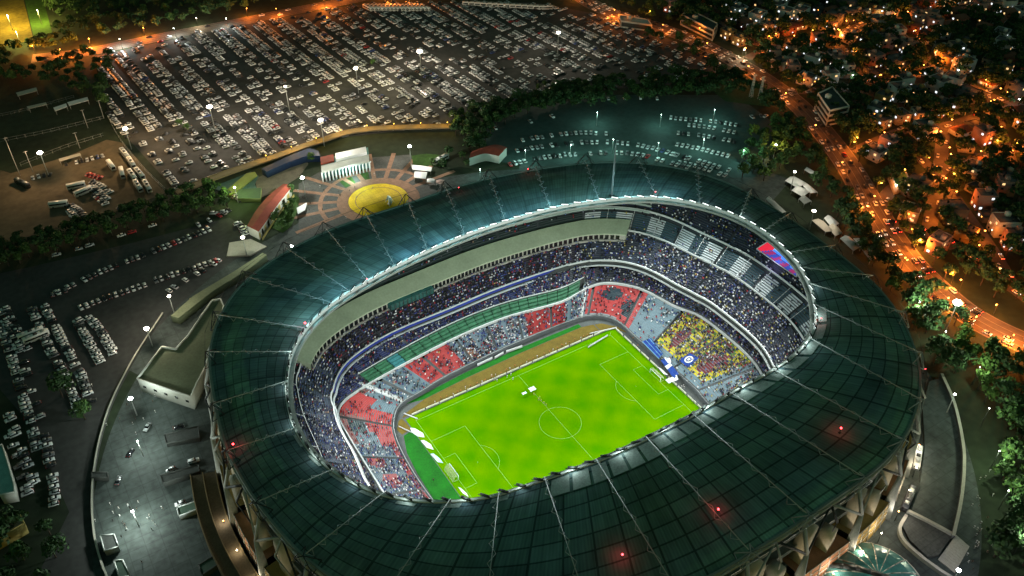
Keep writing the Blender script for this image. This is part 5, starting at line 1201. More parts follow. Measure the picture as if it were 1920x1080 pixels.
# brown curved walkway at the foot of the left facade
t = np.linspace(163.5*D2R, 222*D2R, 60); b = MB(); ri, ro = r_out(t)+7, r_out(t)+17; zt = 13.5
b.loft(pol(t, ro, zt), pol(t, ri, zt)); b.loft(pol(t, ro, GZ), pol(t, ro, zt)); b.loft(pol(t, ri, zt), pol(t, ri, GZ)); b.add([pol(t[:1], ri[:1], GZ)[0], pol(t[:1], ro[:1], GZ)[0], pol(t[:1], ro[:1], zt)[0], pol(t[:1], ri[:1], zt)[0]], [(0, 1, 2, 3)])
e = b.build('ramp_walkway', m_walk); tag(e, 'broad curved brown walkway wrapping the foot of the left facade', 'walkway')
for off in (7.2, 12, 16.6): b = MB(); R_ = r_out(t)+off; b.loft(pol(t, R_, zt), pol(t, R_, zt+1.1)); b.loft(pol(t, R_, zt+1.1), pol(t, R_+.3, zt+1.1)); b.build('parapet', mat('brown_parapet', (.2, .15, .075), .85, var=.2), e)
# gate frames and stair blocks on the forecourt
for i, (px, h, lab) in enumerate([([(300,892),(372,872),(374,884),(306,906)], 2.6, 'long dark ticket shed in the middle of the forecourt'), ([(332,952),(392,932),(394,946),(336,968)], 2.6, 'pale framed ticket shed in the lower forecourt'), ([(372,1060),(430,1025),(436,1040),(380,1078)], 2.6, 'green ticket shed at the bottom of the forecourt'), ([(308,815),(372,800),(374,822),(312,832)], 2.2, 'dark shed near the corner of the facade'), ([(188,1005),(214,1002),(222,1025),(196,1034)], 3, 'black square hut with pale marks by the perimeter wall'), ([(214,1052),(230,1050),(244,1080),(224,1084)], 3, 'pale narrow hut at the bottom by the perimeter wall'), ([(172,886),(202,886),(202,896),(172,896)], 2, 'black gate block on the perimeter wall')]):
    flat_building('ticket_shed', px, h, lab, m_steel if 'pale' in lab else m_dark, m_dark if 'dark' in lab or 'black' in lab else mat('shed_green', (.06, .1, .07), .8, var=.2), parapet=.3)['group'] = 'sheds on the forecourt'
pp = [(*G(random.gauss(255, 45), random.gauss(975, 35)), random.choice([0, 1, 4, 4])) for _ in range(26)]+[(*G(random.gauss(270, 40), random.gauss(790, 30)), random.choice([1, 4])) for _ in range(12)]
people(pp, 'on the lit forecourt', 'visitors on the forecourt', GZ+.08)
people([(*G(random.gauss(620, 45), random.gauss(365, 28)), random.choice([1, 4, 4])) for _ in range(22)], 'on the banded plaza', 'visitors on the plaza', GZ+.12)
people([(*G(random.gauss(1842, 22), random.gauss(985, 45)), random.choice([0, 1, 1, 4])) for _ in range(30)], 'gathered at the lower right gate', 'visitors at the lower right gate', GZ+.08)
# ring wall and terrace right of the stadium, steps, glass dome
slab('raised_terrace', [(1742,715),(1772,706),(1795,770),(1806,860),(1800,940),(1786,1000),(1704,958),(1726,900),(1734,830),(1730,765)], GZ+.1, 1.4, m_apron, 'dark crescent shaped terrace right of the stadium', 'terrace')
slab('raised_terrace', [(1704,962),(1786,1004),(1760,1040),(1740,1044),(1706,1012),(1692,985)], GZ+.1, 1.2, m_pave, 'small rounded terrace below the crescent terrace', 'terrace')
for px, lab, h in [([(1766,700),(1790,756),(1806,830),(1808,880),(1802,940),(1788,1004)], 'tall curved wall with pale coping outside the crescent terrace', 3.2), ([(1702,956),(1744,977),(1790,1002)], 'straight pale wall dividing the two right terraces', 2.4), ([(1700,965),(1688,988),(1694,1010),(1720,1036),(1760,1066),(1790,1085)], 'low curved yellowish wall round the small right terrace', 1.8)]:
    ln_ = gline(px, GZ+h, 6); o = ln_[len(ln_)//2]; e = empty('curved_wall', (*o, GZ), label=lab, cat='wall', group='walls right of the stadium'); L_ = np.array([(*q, 0) for q in local(ln_, o)]); d = np.gradient(L_[:, :2], axis=0); d /= np.linalg.norm(d, axis=1)[:, None]; nn = np.stack([-d[:, 1], d[:, 0], d[:, 0]*0], 1)*.6
    b = MB(); b.loft(L_+nn, L_+nn+[0, 0, h]); b.loft(L_-nn+[0, 0, h], L_-nn); b.build('wall_body', m_dark if h > 3 else m_conc, e); b = MB(); b.loft(L_-nn+[0, 0, h+.03], L_+nn+[0, 0, h+.03]); b.build('coping', m_pale, e)
Q = [G(u, v) for u, v in [(1790,1008),(1815,1030),(1790,1075),(1758,1050)]]; o = centroid(Q); q = [np.array(s) for s in local(Q, o)]; b = MB(); n = 12
for i in range(n):
    f0, f1 = i/n, (i+1)/n; b.prism([tuple(q[0]+(q[3]-q[0])*f0), tuple(q[1]+(q[2]-q[1])*f0), tuple(q[1]+(q[2]-q[1])*f1), tuple(q[0]+(q[3]-q[0])*f1)], 0, .2+(n-i)*.12)
tag(b.build('steps', m_pale, None, (o[0], o[1], GZ+.1)), 'broad pale flight of steps at the lower right gate', 'steps')
x, y = G(1637, 1100); e = empty('glass_dome', (x, y, GZ+.1), label='round teal glass dome with dark spine at the bottom right', cat='building'); Rd = 17
b = MB(); nseg, nlat = 32, 6
for j in range(nlat):
    p0, p1 = j/nlat*math.pi/2, (j+1)/nlat*math.pi/2; aa = np.linspace(0, 2*math.pi, nseg+1); f = lambda p: np.stack([Rd*math.cos(p)*np.cos(aa), Rd*math.cos(p)*np.sin(aa), aa*0+1+6*math.sin(p)], 1); b.loft(f(p0), f(p1))
b.build('glazing', mat('dome_glass', (.08, .22, .2), .2, var=.25, scale=.12, spec=.6, transl=.3), e)
b = MB(); 
for k in range(16):
    an = k*math.pi/8; pts = [(Rd*1.01*math.cos(p)*math.cos(an), Rd*1.01*math.cos(p)*math.sin(an), 1.05+6.05*math.sin(p)) for p in np.linspace(0, math.pi/2, 7)]
    for s, r in zip(pts, pts[1:]): b.bar(s, r, .3)
b.build('ribs', m_pale, e); b = MB(); pts = [(Rd*1.03*math.cos(p)*math.cos(2.2), Rd*1.03*math.cos(p)*math.sin(2.2), 1.3+6.2*math.sin(p)) for p in np.linspace(0, math.pi, 12)]
for s, r in zip(pts, pts[1:]): b.bar(s, r, 2.0, h=.5)
b.build('spine', m_dsteel, e); MB().cyl((0, 0, -.1), Rd+.8, 1.2, 40).build('plinth', m_pale, e)
lamp_light('dome_light', 'POINT', 1500, (.6, 1, .9), e, (0, 0, 3), 1.5)
# warm wall lamps under the roof edge along the near facade
for i, d in enumerate([-94, -87.5, -81, -74.5, -68, -62.5, -57, -52, -47, -42, -155, -162, -168, 186, 180, 174]):
    t = d*D2R; p = perim(t, 9, GZ+5.5); e = empty('facade_lamp', tuple(p), label=(f'small warm lamp on a post before the right facade, {ordw(i+1)} along' if i < 10 else f'small warm lamp on a post before the left facade, {ordw(i-9)} from the bottom'), cat='street lamp', group='lamps before the facade')
    MB().cyl((0, 0, -5.5), .12, 5.5, 6).build('pole', m_dsteel, e); MB().ball((0, 0, .2), .22, 6, 4).build('lamp_head', m_lampo if i % 3 == 0 else m_lampw, e)
    lamp_light('lamp_light', 'POINT', 2100 if i < 10 else 700, (1, .84, .6) if i % 3 else (1, .92, .8), e, (0, 0, 1.0), .3)
# cool lamps added behind the far roof edge to light the inner car park
for i, (u, v) in enumerate([(900,318),(985,282),(1070,272),(1150,262),(1235,268),(1320,262),(1395,282),(1240,215),(1120,212),(1340,206)]):
    x, y = G(u, v, GZ+9); e = empty('added_apron_lamp', (x, y, GZ), label=f'cool lamp post among the cars beyond the far roof edge, {ordw([900,985,1070,1120,1150,1235,1240,1320,1340,1395].index(u)+1)} from left', cat='street lamp', group='lamps beyond the far roof edge')
    MB().cyl((0, 0, 0), .13, 9, 6, .09).build('pole', m_steel, e); MB().ball((0, 0, 9.1), .16, 6, 4).build('lamp_head', m_lampc, e); lamp_light('lamp_light', 'POINT', 4500, (.5, 1, .88), e, (0, 0, 9.8), .4)
# vendor awnings right of the far roof edge
AW = [([(1472,338),(1490,330),(1512,342),(1496,352)], 0), ([(1484,356),(1500,348),(1520,358),(1505,368)], 0), ([(1503,345),(1520,348),(1534,360),(1520,362)], 0), ([(1498,372),(1510,366),(1522,376),(1508,382)], 1), ([(1545,408),(1558,404),(1574,418),(1560,426)], 0), ([(1552,424),(1568,420),(1580,436),(1566,442)], 2), ([(1522,412),(1545,414),(1562,432),(1548,434)], 2), ([(1575,446),(1592,442),(1615,462),(1600,470)], 1), ([(1600,446),(1618,452),(1648,482),(1632,488)], 1), ([(1436,372),(1446,370),(1474,396),(1464,400)], 1), ([(1508,318),(1516,314),(1542,330),(1536,334)], 0)]
cm = [m_white, mat('grey_canvas', (.3, .32, .3), .8, var=.15), mat('cream_canvas', (.55, .48, .38), .8, var=.15)]; nm = ['white', 'grey', 'cream']; cnt = [0, 0, 0]; tot = [4, 4, 2]
for px, k in AW:
    Q = [G(u, v, GZ+3) for u, v in px]; o = centroid(Q); cnt[k] += 1; e = empty('vendor_awning', (o[0], o[1], GZ), label=f'{nm[k]} vendor awning outside the right roof edge, {ordw(cnt[k])} {nm[k]} one from the top', cat='awning', group='vendor awnings'); q = local(Q, o); b = MB(); n = len(q)
    mid0 = ((q[0][0]+q[1][0])/2, (q[0][1]+q[1][1])/2, 4.1); mid1 = ((q[2][0]+q[3][0])/2, (q[2][1]+q[3][1])/2, 4.1); c = [(x, y, 2.7) for x, y in q]
    b.add(c+[mid0, mid1], [(1, 2, 5, 4), (0, 4, 5, 3), (0, 1, 4), (2, 3, 5)]); b.build('canopy', cm[k], e)
    for x, y in q: MB().bar((x*.97, y*.97, 0), (x*.97, y*.97, 2.8), .12).build('awning_pole', m_steel, e)
# buildings by the highway
def storey_building(px, h, floors, label, wall, roof, z=GZ, cat='building'):
    Q = [G(u, v, z+h) for u, v in px]; o = centroid(Q); e = empty('office_building', (o[0], o[1], z), label=label, cat=cat); q = local(Q, o); n = len(q); b = MB(); b.prism([(x*.93, y*.93) for x, y in q], 0, h-.2); b.build('wall', m_dark, e); fh = h/floors
    for f in range(floors+1):
        b = MB()
        for i in range(n): a, c = q[i], q[(i+1) % n]; b.bar((*a, f*fh+.1 if f else .5), (*c, f*fh+.1 if f else .5), .5, h=1.3)
        b.build('balcony_band', wall, e)
    for x, y in q: MB().bar((x, y, 0), (x, y, h), .6).build('corner_post', wall, e)
    b = MB(); b.poly([(x*.95, y*.95) for x, y in q], h+.02); r = b.build('roof', roof, e); MB().box((q[0][0]*.3, q[0][1]*.3, h+1.2), (3, 3, 2.4)).build('stair_hut', wall, r); return e
storey_building([(1534,176),(1560,164),(1592,200),(1556,208)], 11, 3, 'white three storey building with open dark roof terrace by the highway', m_wallw, m_dark)
storey_building([(1278,28),(1296,20),(1345,45),(1338,58)], 8, 2, 'long pale two storey building above the highway bend', m_pale, m_dark)
storey_building([(1160,28),(1215,38),(1222,48),(1165,40)], 5, 1, 'long pale low building on the far highway verge', m_pale, m_pale)
flat_building('hall', [(1668,322),(1694,316),(1706,342),(1680,352)], 5, 'flat hall with bright green lit roof among dark houses', m_wallw, mat('green_roof', (.15, .36, .08), .7, var=.2)); 
# floodlight gantry at the top right of the inner car park
for i, (u, v) in enumerate([(1408, 182), (1424, 186)]):
    x, y = G(u, v); e = empty('lattice_mast', (x, y, GZ), label=['left white lattice mast on the green verge by the highway', 'right white lattice mast on the green verge by the highway'][i], cat='mast', group='lattice masts'); b = MB()
    for sx_, sy_ in ((-1, -1), (1, -1), (1, 1), (-1, 1)): b.bar((sx_*.9, sy_*.9, 0), (sx_*.25, sy_*.25, 16), .22)
    for k in range(8): z0, z1 = k*2, k*2+2; w0, w1 = .9-.65*z0/16, .9-.65*z1/16; b.bar((-w0, -w0, z0), (w1, -w1, z1), .12); b.bar((w0, w0, z0), (-w1, w1, z1), .12); b.bar((-w0, w0, z0), (-w1, -w1, z1), .12); b.bar((w0, -w0, z0), (w1, w1, z1), .12)
    b.build('lattice', m_wallw, e); MB().box((0, 0, 16.2), (2.6, .6, .5)).build('crossbar', m_wallw, e)
slab('verge', [(1330,165),(1400,150),(1460,185),(1440,200),(1360,190)], GZ+.06, .05, mat('green_verge', (.02, .08, .025), .95, var=.5, scale=.08), kind='structure')
# sports grounds at the upper left
sheet('sports_field', [G(*q) for q in [(-40,-20),(42,-10),(62,72),(30,84),(-40,92)]], GZ+.05, mat('ochre_field', (.16, .115, .012), .95, var=.5, scale=.05))
sheet('sports_field', [G(*q) for q in [(44,-10),(78,-14),(102,78),(64,72)]], GZ+.06, mat('field_grass', (.035, .09, .01), .95, var=.5, scale=.06))
for i, (u, v) in enumerate([(14, 30), (30, 60), (70, 20), (-12, 10)]): high_mast(u, v, 11, 40000, (1, .74, .18), m_lampw, ['small yellow floodlight mast over the ochre field', 'small yellow floodlight mast at the lower end of the ochre field', 'small yellow floodlight mast between ochre field and grass', 'yellow floodlight mast at the upper left corner'][i], 'masts of the ochre field', .25)
for i, (px, lab) in enumerate([([(30,174),(68,164),(70,170),(34,180)], 'long pale shelter roof at the left of the dark fields'), ([(100,202),(124,194),(126,200),(104,208)], 'small white shelter roof between the dark fields'), ([(126,192),(164,182),(166,188),(130,198)], 'brighter long white shelter roof between the dark fields'), ([(50,200),(86,192),(88,196),(54,204)], 'faint grey shelter roof at the edge of the dark field'), ([(110,298),(150,287),(152,291),(112,303)], 'long pale shelter roof above the gravel lot')]):
    Q = [G(u, v, GZ+3) for u, v in px]; o = centroid(Q); e = empty('shelter', (o[0], o[1], GZ), label=lab, cat='shelter', group='shelters of the sports grounds'); q = local(Q, o); b = MB(); b.prism(q, 2.8, 3.1); b.build('roof', m_white if 'white' in lab else m_pale, e)
    for x, y in q: MB().bar((x*.95, y*.95, 0), (x*.95, y*.95, 2.8), .2).build('post', m_steel, e)
for i, (px, h) in enumerate([([(-10,222),(60,206),(140,184)], 2.2), ([(0,268),(90,250),(195,224)], 2.5), ([(40,312),(120,280),(195,256)], 2.5), ([(203,222),(225,262),(262,310),(312,360)], 2.5), ([(330,357),(430,322),(470,308)], 1.8)]):
    ln_ = gline(px, GZ, 5); o = ln_[len(ln_)//2]; e = empty('wire_fence', (*o, GZ), label=['upper pale fence across the dark fields', 'middle pale fence across the dark fields', 'lower fence between dark fields and gravel', 'fence between the big car park and the coach line', 'pale fence along the front of the big car park'][i], cat='fence', group='fences round the lots'); q = local(ln_, o); b = MB()
    for s, r in zip(q, q[1:]):
        for zz in (.9, h): b.bar((*s, zz), (*r, zz), .07)
    b.build('rails', m_steel, e); b = MB()
    for x, y, a_ in along(q, 5): b.bar((x, y, 0), (x, y, h), .09)
    b.build('posts', m_steel, e)
for i, (u, v, h) in enumerate([(38, 330, 26), (62, 322, 14), (165, 240, 13), (195, 222, 13), (150, 278, 11), (100, 22, 14)]):
    x, y = G(u, v); e = empty('flagpole', (x, y, GZ), label=['tall pale pole at the corner of the gravel lot', 'shorter pole beside the tall pole on the gravel', 'thin pole in the dark field left of the coach line', 'thin pole at the corner where the fences meet', 'thin pole by the lower field fence', 'thin pole beside the ochre field'][i], cat='pole', group='poles on the sports grounds'); MB().cyl((0, 0, 0), .2, h, 6, .1).build('pole', m_steel, e); MB().bar((-1.2, 0, h*.97), (1.2, 0, h*.97), .18).build('crossbar', m_steel, e)
flat_building('barn', [(-20,1000),(40,968),(46,984),(-14,1018)], 5, 'dim beige barn roof at the lower left edge', m_yelw, mat('beige_roof', (.35, .31, .2), .8, var=.2))
flat_building('barn', [(-25,840),(5,836),(26,905),(28,925),(0,930)], 5, 'narrow teal roofed shed at the lower left edge', m_wallw, mat('teal_roof', (.2, .42, .36), .7, var=.25))
# ================================================================== trees
LEAF = [mat('foliage_deep', (.026, .062, .02), .8, var=.5, scale=.5), mat('foliage_mid', (.04, .09, .024), .8, var=.5, scale=.5), mat('foliage_fresh', (.065, .13, .026), .8, var=.5, scale=.5)]
m_bark = mat('bark', (.05, .038, .027), .95, var=.3)
def crown_mesh(name, R, H, n, seed, leaf=1.1, mats=0):
    r = np.random.default_rng(seed); nl = 8; Lc = []
    for i in range(nl):
        a = r.uniform(0, 6.28); q = r.uniform(.2, .72)*R; Lc.append((q*math.cos(a), q*math.sin(a), H*r.uniform(.42, .82), R*r.uniform(.32, .58)))
    Lc.append((0, 0, H*.85, R*.5)); V = []; F = []; M = []
    for i in range(n):
        cx, cy_, cz, cr = Lc[r.integers(len(Lc))]; d = r.normal(size=3); d /= np.linalg.norm(d); d[2] = abs(d[2])*.9-.22
        p = np.array([cx, cy_, cz])+d*cr*r.uniform(.72, 1.08)*np.array([1, 1, .8]); s = leaf*r.uniform(.55, 1.15)
        nn_ = d+r.normal(size=3)*.55; nn_ /= np.linalg.norm(nn_); x = np.cross(nn_, r.normal(size=3)); x /= np.linalg.norm(x); y = np.cross(nn_, x)
        k = len(V); V += [p-x*s*.6, p-y*s*.42+nn_*.1, p+x*s*.6, p+y*s*.42+nn_*.12]; F.append((k, k+1, k+2, k+3)); M.append(0 if r.random() < .72 else 1)
    return quick_mesh(name, np.array(V), np.array(F), [LEAF[mats], LEAF[min(mats+1, 2)]], M)
def trunk_mesh(H, R, seed):
    r = random.Random(seed); b = MB(); b.cyl((0, 0, -.1), .32, H*.5, 7, .2)
    for k in range(4): a = k*1.57+r.random(); b.bar((0, 0, H*.36), (R*.5*math.cos(a), R*.5*math.sin(a), H*.66), .16)
    return b.mesh('trunk', [m_bark])
TP = []
for i, (R, H, n, lf, k) in enumerate([(4.2, 8.5, 300, 1.25, 0), (5.0, 10.5, 360, 1.35, 0), (3.4, 7.0, 230, 1.1, 1), (4.6, 9.0, 320, 1.3, 1), (5.6, 11.5, 400, 1.45, 0), (4.0, 8.0, 280, 1.2, 2)]):
    TP.append((crown_mesh('crown', R, H, n, 100+i, lf, k), trunk_mesh(H, R, i), ['deep green', 'tall deep green', 'small green', 'green', 'large deep green', 'fresh green'][i]))
ROADPTS = np.array([q for s in SL for q in s]+HWY+TOPR); ROADW = np.array([7.]*sum(len(s) for s in SL)+[9.5]*len(HWY)+[11.]*len(TOPR))
def free_of_roads(x, y, m=0): return bool(np.all(np.hypot(ROADPTS[:, 0]-x, ROADPTS[:, 1]-y) > ROADW+m))
# ================================================================== houses of the hillside district
HCOL = {'white': (.55, .55, .52), 'cream': (.45, .39, .28), 'grey': (.24, .24, .23), 'brick': (.24, .1, .06), 'ochre': (.36, .24, .09), 'pink': (.42, .24, .2)}
m_winw = mat('lit_window_warm', (.6, .4, .2), .4, var=0, emit=(1, .62, .25), estr=1.3); m_winc = mat('lit_window_cool', (.6, .6, .6), .4, var=0, emit=(.9, .97, 1), estr=1.5)
m_rooft = mat('tar_roof', (.11, .1, .095), .9, var=.4, scale=.3); m_tank = mat('black_tank', (.015, .015, .016), .5, var=.1); m_tile = mat('clay_tile', (.2, .075, .04), .85, var=.35, scale=.5)
def house_proto(colour, w, d, st, pitched, seed):
    r = random.Random(seed); h = 3.1*st; e = empty('house', (0, 0, -400)); wm = mat('wall_'+colour, HCOL[colour], .85, var=.2, scale=.2)
    b = MB(); b.box((0, 0, h/2-.2), (w, d, h+.4)); 
    if not pitched:
        for s in (-1, 1): b.box((0, s*(d/2-.12), h+.4), (w, .24, .5)); b.box((s*(w/2-.12), 0, h+.4), (.24, d-.5, .5))
    b.build('wall', wm, e); rf = MB()
    if pitched:
        z = h+.02; q = [(-w/2-.4, -d/2-.4, z), (w/2+.4, -d/2-.4, z), (w/2+.4, d/2+.4, z), (-w/2-.4, d/2+.4, z), (-w/2+1, 0, z+2), (w/2-1, 0, z+2)]; rf.add(q, [(0, 1, 5, 4), (2, 3, 4, 5), (0, 4, 3), (1, 2, 5)]); rf.build('roof', m_tile, e)
    else:
        rf.box((0, 0, h+.23), (w-.5, d-.5, .06)); ro = rf.build('roof', m_rooft, e); t = MB(); t.cyl((w*.25, d*.2, h+.2), .6, 1.4, 8); t.build('water_tank', m_tank, ro); t = MB(); t.box((-w*.22, d*.1, h+1.3), (2.4, 2.6, 2.2)); t.build('stair_hut', wm, ro)
    for f in range(st):
        for s, L_ in ((0, w), (1, d), (2, w), (3, d)):
            for k in range(2):
                if r.random() < .3: continue
                o = (k-.5)*L_*.5; z = f*3.1+1.7; m = r.choices([m_win, m_winw, m_winc], [6, 2.2, 1.3])[0]; b = MB()
                if s % 2 == 0: b.box((o, (d/2+.02)*(1 if s else -1), z), (1.5, .08, 1.3))
                else: b.box(((w/2+.02)*(1 if s == 1 else -1), o, z), (.08, 1.5, 1.3))
                b.build('window', m, e)
    b = MB(); b.box((.3, -d/2-.03, 1.05), (1, .1, 2.1)); b.build('door', m_dark, e)
    if r.random() < .8: b = MB(); b.ball((1.4, -d/2-.25, 2.6), .24, 6, 4); b.build('porch_lamp', r.choice([mat('porch_warm', (1, .8, .5), .4, var=0, emit=(1, .75, .45), estr=6), mat('porch_cool', (1, 1, 1), .4, var=0, emit=(.85, .95, 1), estr=6), m_lampo]), e)
    return e
HP = []
for i, (c, w, d, s, p) in enumerate([('white', 9, 11, 2, 0), ('cream', 10, 10, 2, 0), ('grey', 8, 12, 1, 0), ('brick', 10, 9, 2, 1), ('ochre', 9, 9, 2, 0), ('pink', 8, 10, 3, 0), ('white', 12, 9, 1, 1), ('grey', 11, 12, 3, 0), ('cream', 9, 9, 1, 0), ('white', 10, 12, 3, 0)]):
    HP.append((house_proto(c, w, d, s, p, i), f"{c} {['', 'single', 'two', 'three'][s]} storey "+('tile roofed house' if p else 'flat roofed house'), max(w, d)))
CITY = [G(*q) for q in [(1205,-60),(1260,25),(1345,72),(1440,120),(1530,170),(1590,235),(1650,320),(1690,400),(1760,480),(1860,560),(1990,620),(1990,-60)]]
HS = []; HT = []
def try_house(x, y, a, wh):
    if not inpoly(x, y, CITY) or not inview(x, y, GZ, 50) or not free_of_roads(x, y, 2.5): return False
    if any(math.hypot(x-p[0], y-p[1]) < 12.2 for p in HS): return False
    u, v = PX(x, y)
    if (1515 < u < 1640 and 160 < v < 270) or (1655 < u < 1715 and 305 < v < 365) or (1265 < u < 1360 and 10 < v < 75) or (u > 1780 and v > 470): return False
    HS.append((float(x), float(y), a, wh)); return True
for k, s in enumerate(SL):
    for off in (11.5, -11.5, 25, -25):
        for x, y, a in along(s, 12.6, random.uniform(2, 8)):
            if random.random() < .12: continue
            try_house(x-math.sin(a)*off, y+math.cos(a)*off, a+(0 if off > 0 else math.pi)+random.gauss(0, .05), f'in the blocks along street row {k}')
xs = [p[0] for p in CITY]; ys = [p[1] for p in CITY]
for _ in range(5000): try_house(random.uniform(min(xs), max(xs)), random.uniform(min(ys), max(ys)), random.choice([.3, 1.87, 3.44, 5.0]), 'x')
HS.sort(key=lambda q: dist(q[0], q[1])); HS = HS[:300]
HS2 = []
def grid_place(x, y):
    u, v = PX(x, y); return ('left' if u < 1450 else 'middle' if u < 1680 else 'right'), ('top' if v < 95 else 'upper' if v < 200 else 'central' if v < 330 else 'lower')
HB = {}
for x, y, a, wh in HS:
    pr = random.choice(HP); HB.setdefault((pr[1],)+grid_place(x, y), []).append((x, y, a, pr))
firstuse = set()
for (desc, cx_, cy_), L_ in HB.items():
    L_.sort(key=lambda q: float(PX(q[0], q[1])[0]))
    for i, (x, y, a, pr) in enumerate(L_):
        e = copy_tree(pr[0]) if id(pr) in firstuse else pr[0]; firstuse.add(id(pr)); e.location = (x, y, GZ); e.rotation_euler = (0, 0, a); e.name = 'house'
        tag(e, f'{desc}, {ordw(i+1)} from left in {cy_} {cx_} district', 'house', 'houses of the hillside district')
for pr in HP:
    if id(pr) not in firstuse:
        for c in pr[0].children_recursive: bpy.data.objects.remove(c)
        bpy.data.objects.remove(pr[0])
print('houses', len(HS))
# ------------------------------------------------------------------ where trees stand
TREES = []
def zone(px, name, sp, prob=1., kinds=(0, 1, 3, 4), avoid_roads=True, sc=(.8, 1.2), limit=9999):
    P = [G(u, v) for u, v in px]; x0, x1 = min(p[0] for p in P), max(p[0] for p in P); y0, y1 = min(p[1] for p in P), max(p[1] for p in P); pts = []; cell = {}
    for _ in range(int((x1-x0)*(y1-y0)/sp/sp*9)):
        x, y = random.uniform(x0, x1), random.uniform(y0, y1)
        if not inpoly(x, y, P) or not inview(x, y, GZ, 60): continue
        k = (int(x//sp), int(y//sp))
        if any(math.hypot(x-a, y-c) < sp for i in (-1, 0, 1) for j in (-1, 0, 1) for a, c in cell.get((k[0]+i, k[1]+j), ())): continue
        if avoid_roads and not free_of_roads(x, y, -2): continue
        cell.setdefault(k, []).append((x, y))
        if random.random() < prob: pts.append((x, y))
    for x, y in pts[:limit]: TREES.append((x, y, random.choice(kinds), random.uniform(*sc), name))
zone([(-40,478),(110,435),(240,404),(330,374),(400,358),(432,366),(428,394),(330,410),(200,446),(80,484),(-40,512)], 'in the long dark hedge belt at left', 5.2, .97, (0, 1, 3), False, (.7, 1.0))
zone([(850,224),(1000,190),(1080,166),(1200,150),(1390,150),(1420,180),(1240,193),(1160,200),(1080,204),(960,212),(905,240),(850,264)], 'in the tree belt above the stadium', 6, .95, (0, 1, 4, 3), False, (.75, 1.1))
zone([(852,226),(1000,192),(1090,168),(1150,172),(1100,198),(1010,212),(950,232),(915,262),(905,290),(872,282),(852,262)], 'in the tree mass by the walkway', 5.6, .95, (0, 1, 3), False, (.8, 1.1))
zone([(86,-20),(640,-20),(560,0),(400,33),(240,66),(120,90),(100,40)], 'in the dark wood behind the boulevard', 8.5, .9)
zone([(-30,98),(110,82),(205,112),(204,212),(150,178),(100,166),(-30,150)], 'in the dark grove left of the big car park', 8, .85)
zone([(1640,520),(1700,560),(1760,556),(1780,600),(1830,650),(1930,700),(1960,1100),(1860,1100),(1868,960),(1880,800),(1810,720),(1750,690),(1712,610)], 'in the grove right of the stadium', 7.5, .95, (1, 3, 4, 5, 5), True, (1.05, 1.5))
zone([(1400,158),(1465,205),(1530,290),(1580,370),(1650,480),(1690,540),(1640,510),(1560,400),(1490,300),(1440,230)], 'on the strip between stadium and highway', 6.5, .85)
zone([(1405,255),(1475,240),(1505,285),(1470,310),(1430,345),(1385,340)], 'right of the inner car park', 6.5, .9, (0, 3, 5))
zone([(-40,900),(20,930),(60,990),(110,960),(150,1040),(175,1120),(-40,1120)], 'in the dark ground at lower left', 9, .85)
zone([(95,690),(165,790),(150,900),(110,880)], 'between the left rows and the curved wall', 8, .4)
zone([(508,424),(512,398),(527,378),(548,365),(560,374),(554,400),(543,424),(530,434)], 'in the garden inside the red roofed building', 5.5, .95, (2, 3, 5), False, (.6, .85))
zone([(780,294),(840,293),(900,275),(905,290),(860,330),(810,315)], 'right of the plaza', 7, .75, (0, 2, 3), False, (.6, .9))
zone([(575,300),(600,300),(602,320),(580,325)], 'left of the entrance hall', 6, .9, (2, 3), False, (.6, .85))
zone([(1200,75),(1260,70),(1330,110),(1400,160),(1350,150),(1250,95)], 'on the verge of the highway bend', 8, .6)
zone([(1395,118),(1450,160),(1500,200),(1545,250),(1590,310),(1625,370),(1665,435),(1715,500),(1790,570),(1810,585),(1740,470),(1700,420),(1650,330),(1600,262),(1540,190),(1440,122)], 'on the far highway verge', 6, .9, (0, 1, 3))
zone([(1150,-20),(1240,20),(1300,60),(1260,70),(1190,45)], 'above the highway bend', 9, .8)
zone([(420,90),(425,85),(430,92)], 'x', 5, 0)
n0 = len(TREES); HA = np.array([(q[0], q[1]) for q in HS]) if HS else np.zeros((1, 2))
zone([(1205,-60),(1260,25),(1345,72),(1440,120),(1530,170),(1590,235),(1650,320),(1690,400),(1760,480),(1860,560),(1990,620),(1990,-60)], 'among the houses of the hillside district', 7, .95, (0, 1, 4, 4), True, (.8, 1.35))
TREES[n0:] = [t for t in TREES[n0:] if np.min(np.hypot(HA[:, 0]-t[0], HA[:, 1]-t[1])) > 6.4]
for u, v in [(338, 238), (352, 246), (700, 125), (1085, 160), (1010, 172), (1020, 165)]: x, y = G(u, v); TREES.append((x, y, 2, .8, 'standing between the parked cars'))
TREES.sort(key=lambda t: dist(t[0], t[1])); ind, far = TREES[:300], TREES[300:]
print('trees', len(TREES)); TB = {}
for t in ind: TB.setdefault((t[4], t[2]), []).append(t)
for (zn, k), L_ in TB.items():
    L_.sort(key=lambda t: float(PX(t[0], t[1])[0]))
    for i, (x, y, _, s, _z) in enumerate(L_):
        e = empty('tree', (x, y, GZ)); e.scale = (s, s, s*random.uniform(.9, 1.12)); e.rotation_euler = (0, 0, random.uniform(0, 6.28)); inst('trunk', TP[k][1], e); inst('crown', TP[k][0], e)
        tag(e, f'{TP[k][2]} tree {zn}, {ordw(i+1)} such from left', 'tree', 'trees '+zn)
def mesh_arrays(me):
    V = np.zeros(len(me.vertices)*3, np.float32); me.vertices.foreach_get('co', V); F = np.zeros(len(me.loops), np.int32); me.loops.foreach_get('vertex_index', F); M = np.zeros(len(me.polygons), np.int32); me.polygons.foreach_get('material_index', M); return V.reshape(-1, 3), F.reshape(-1, 4), M
PA = [mesh_arrays(p[0]) for p in TP]; Vs, Fs, Ms = [], [], []; nv = 0; base_m = [0, 0, 1, 1, 0, 2]
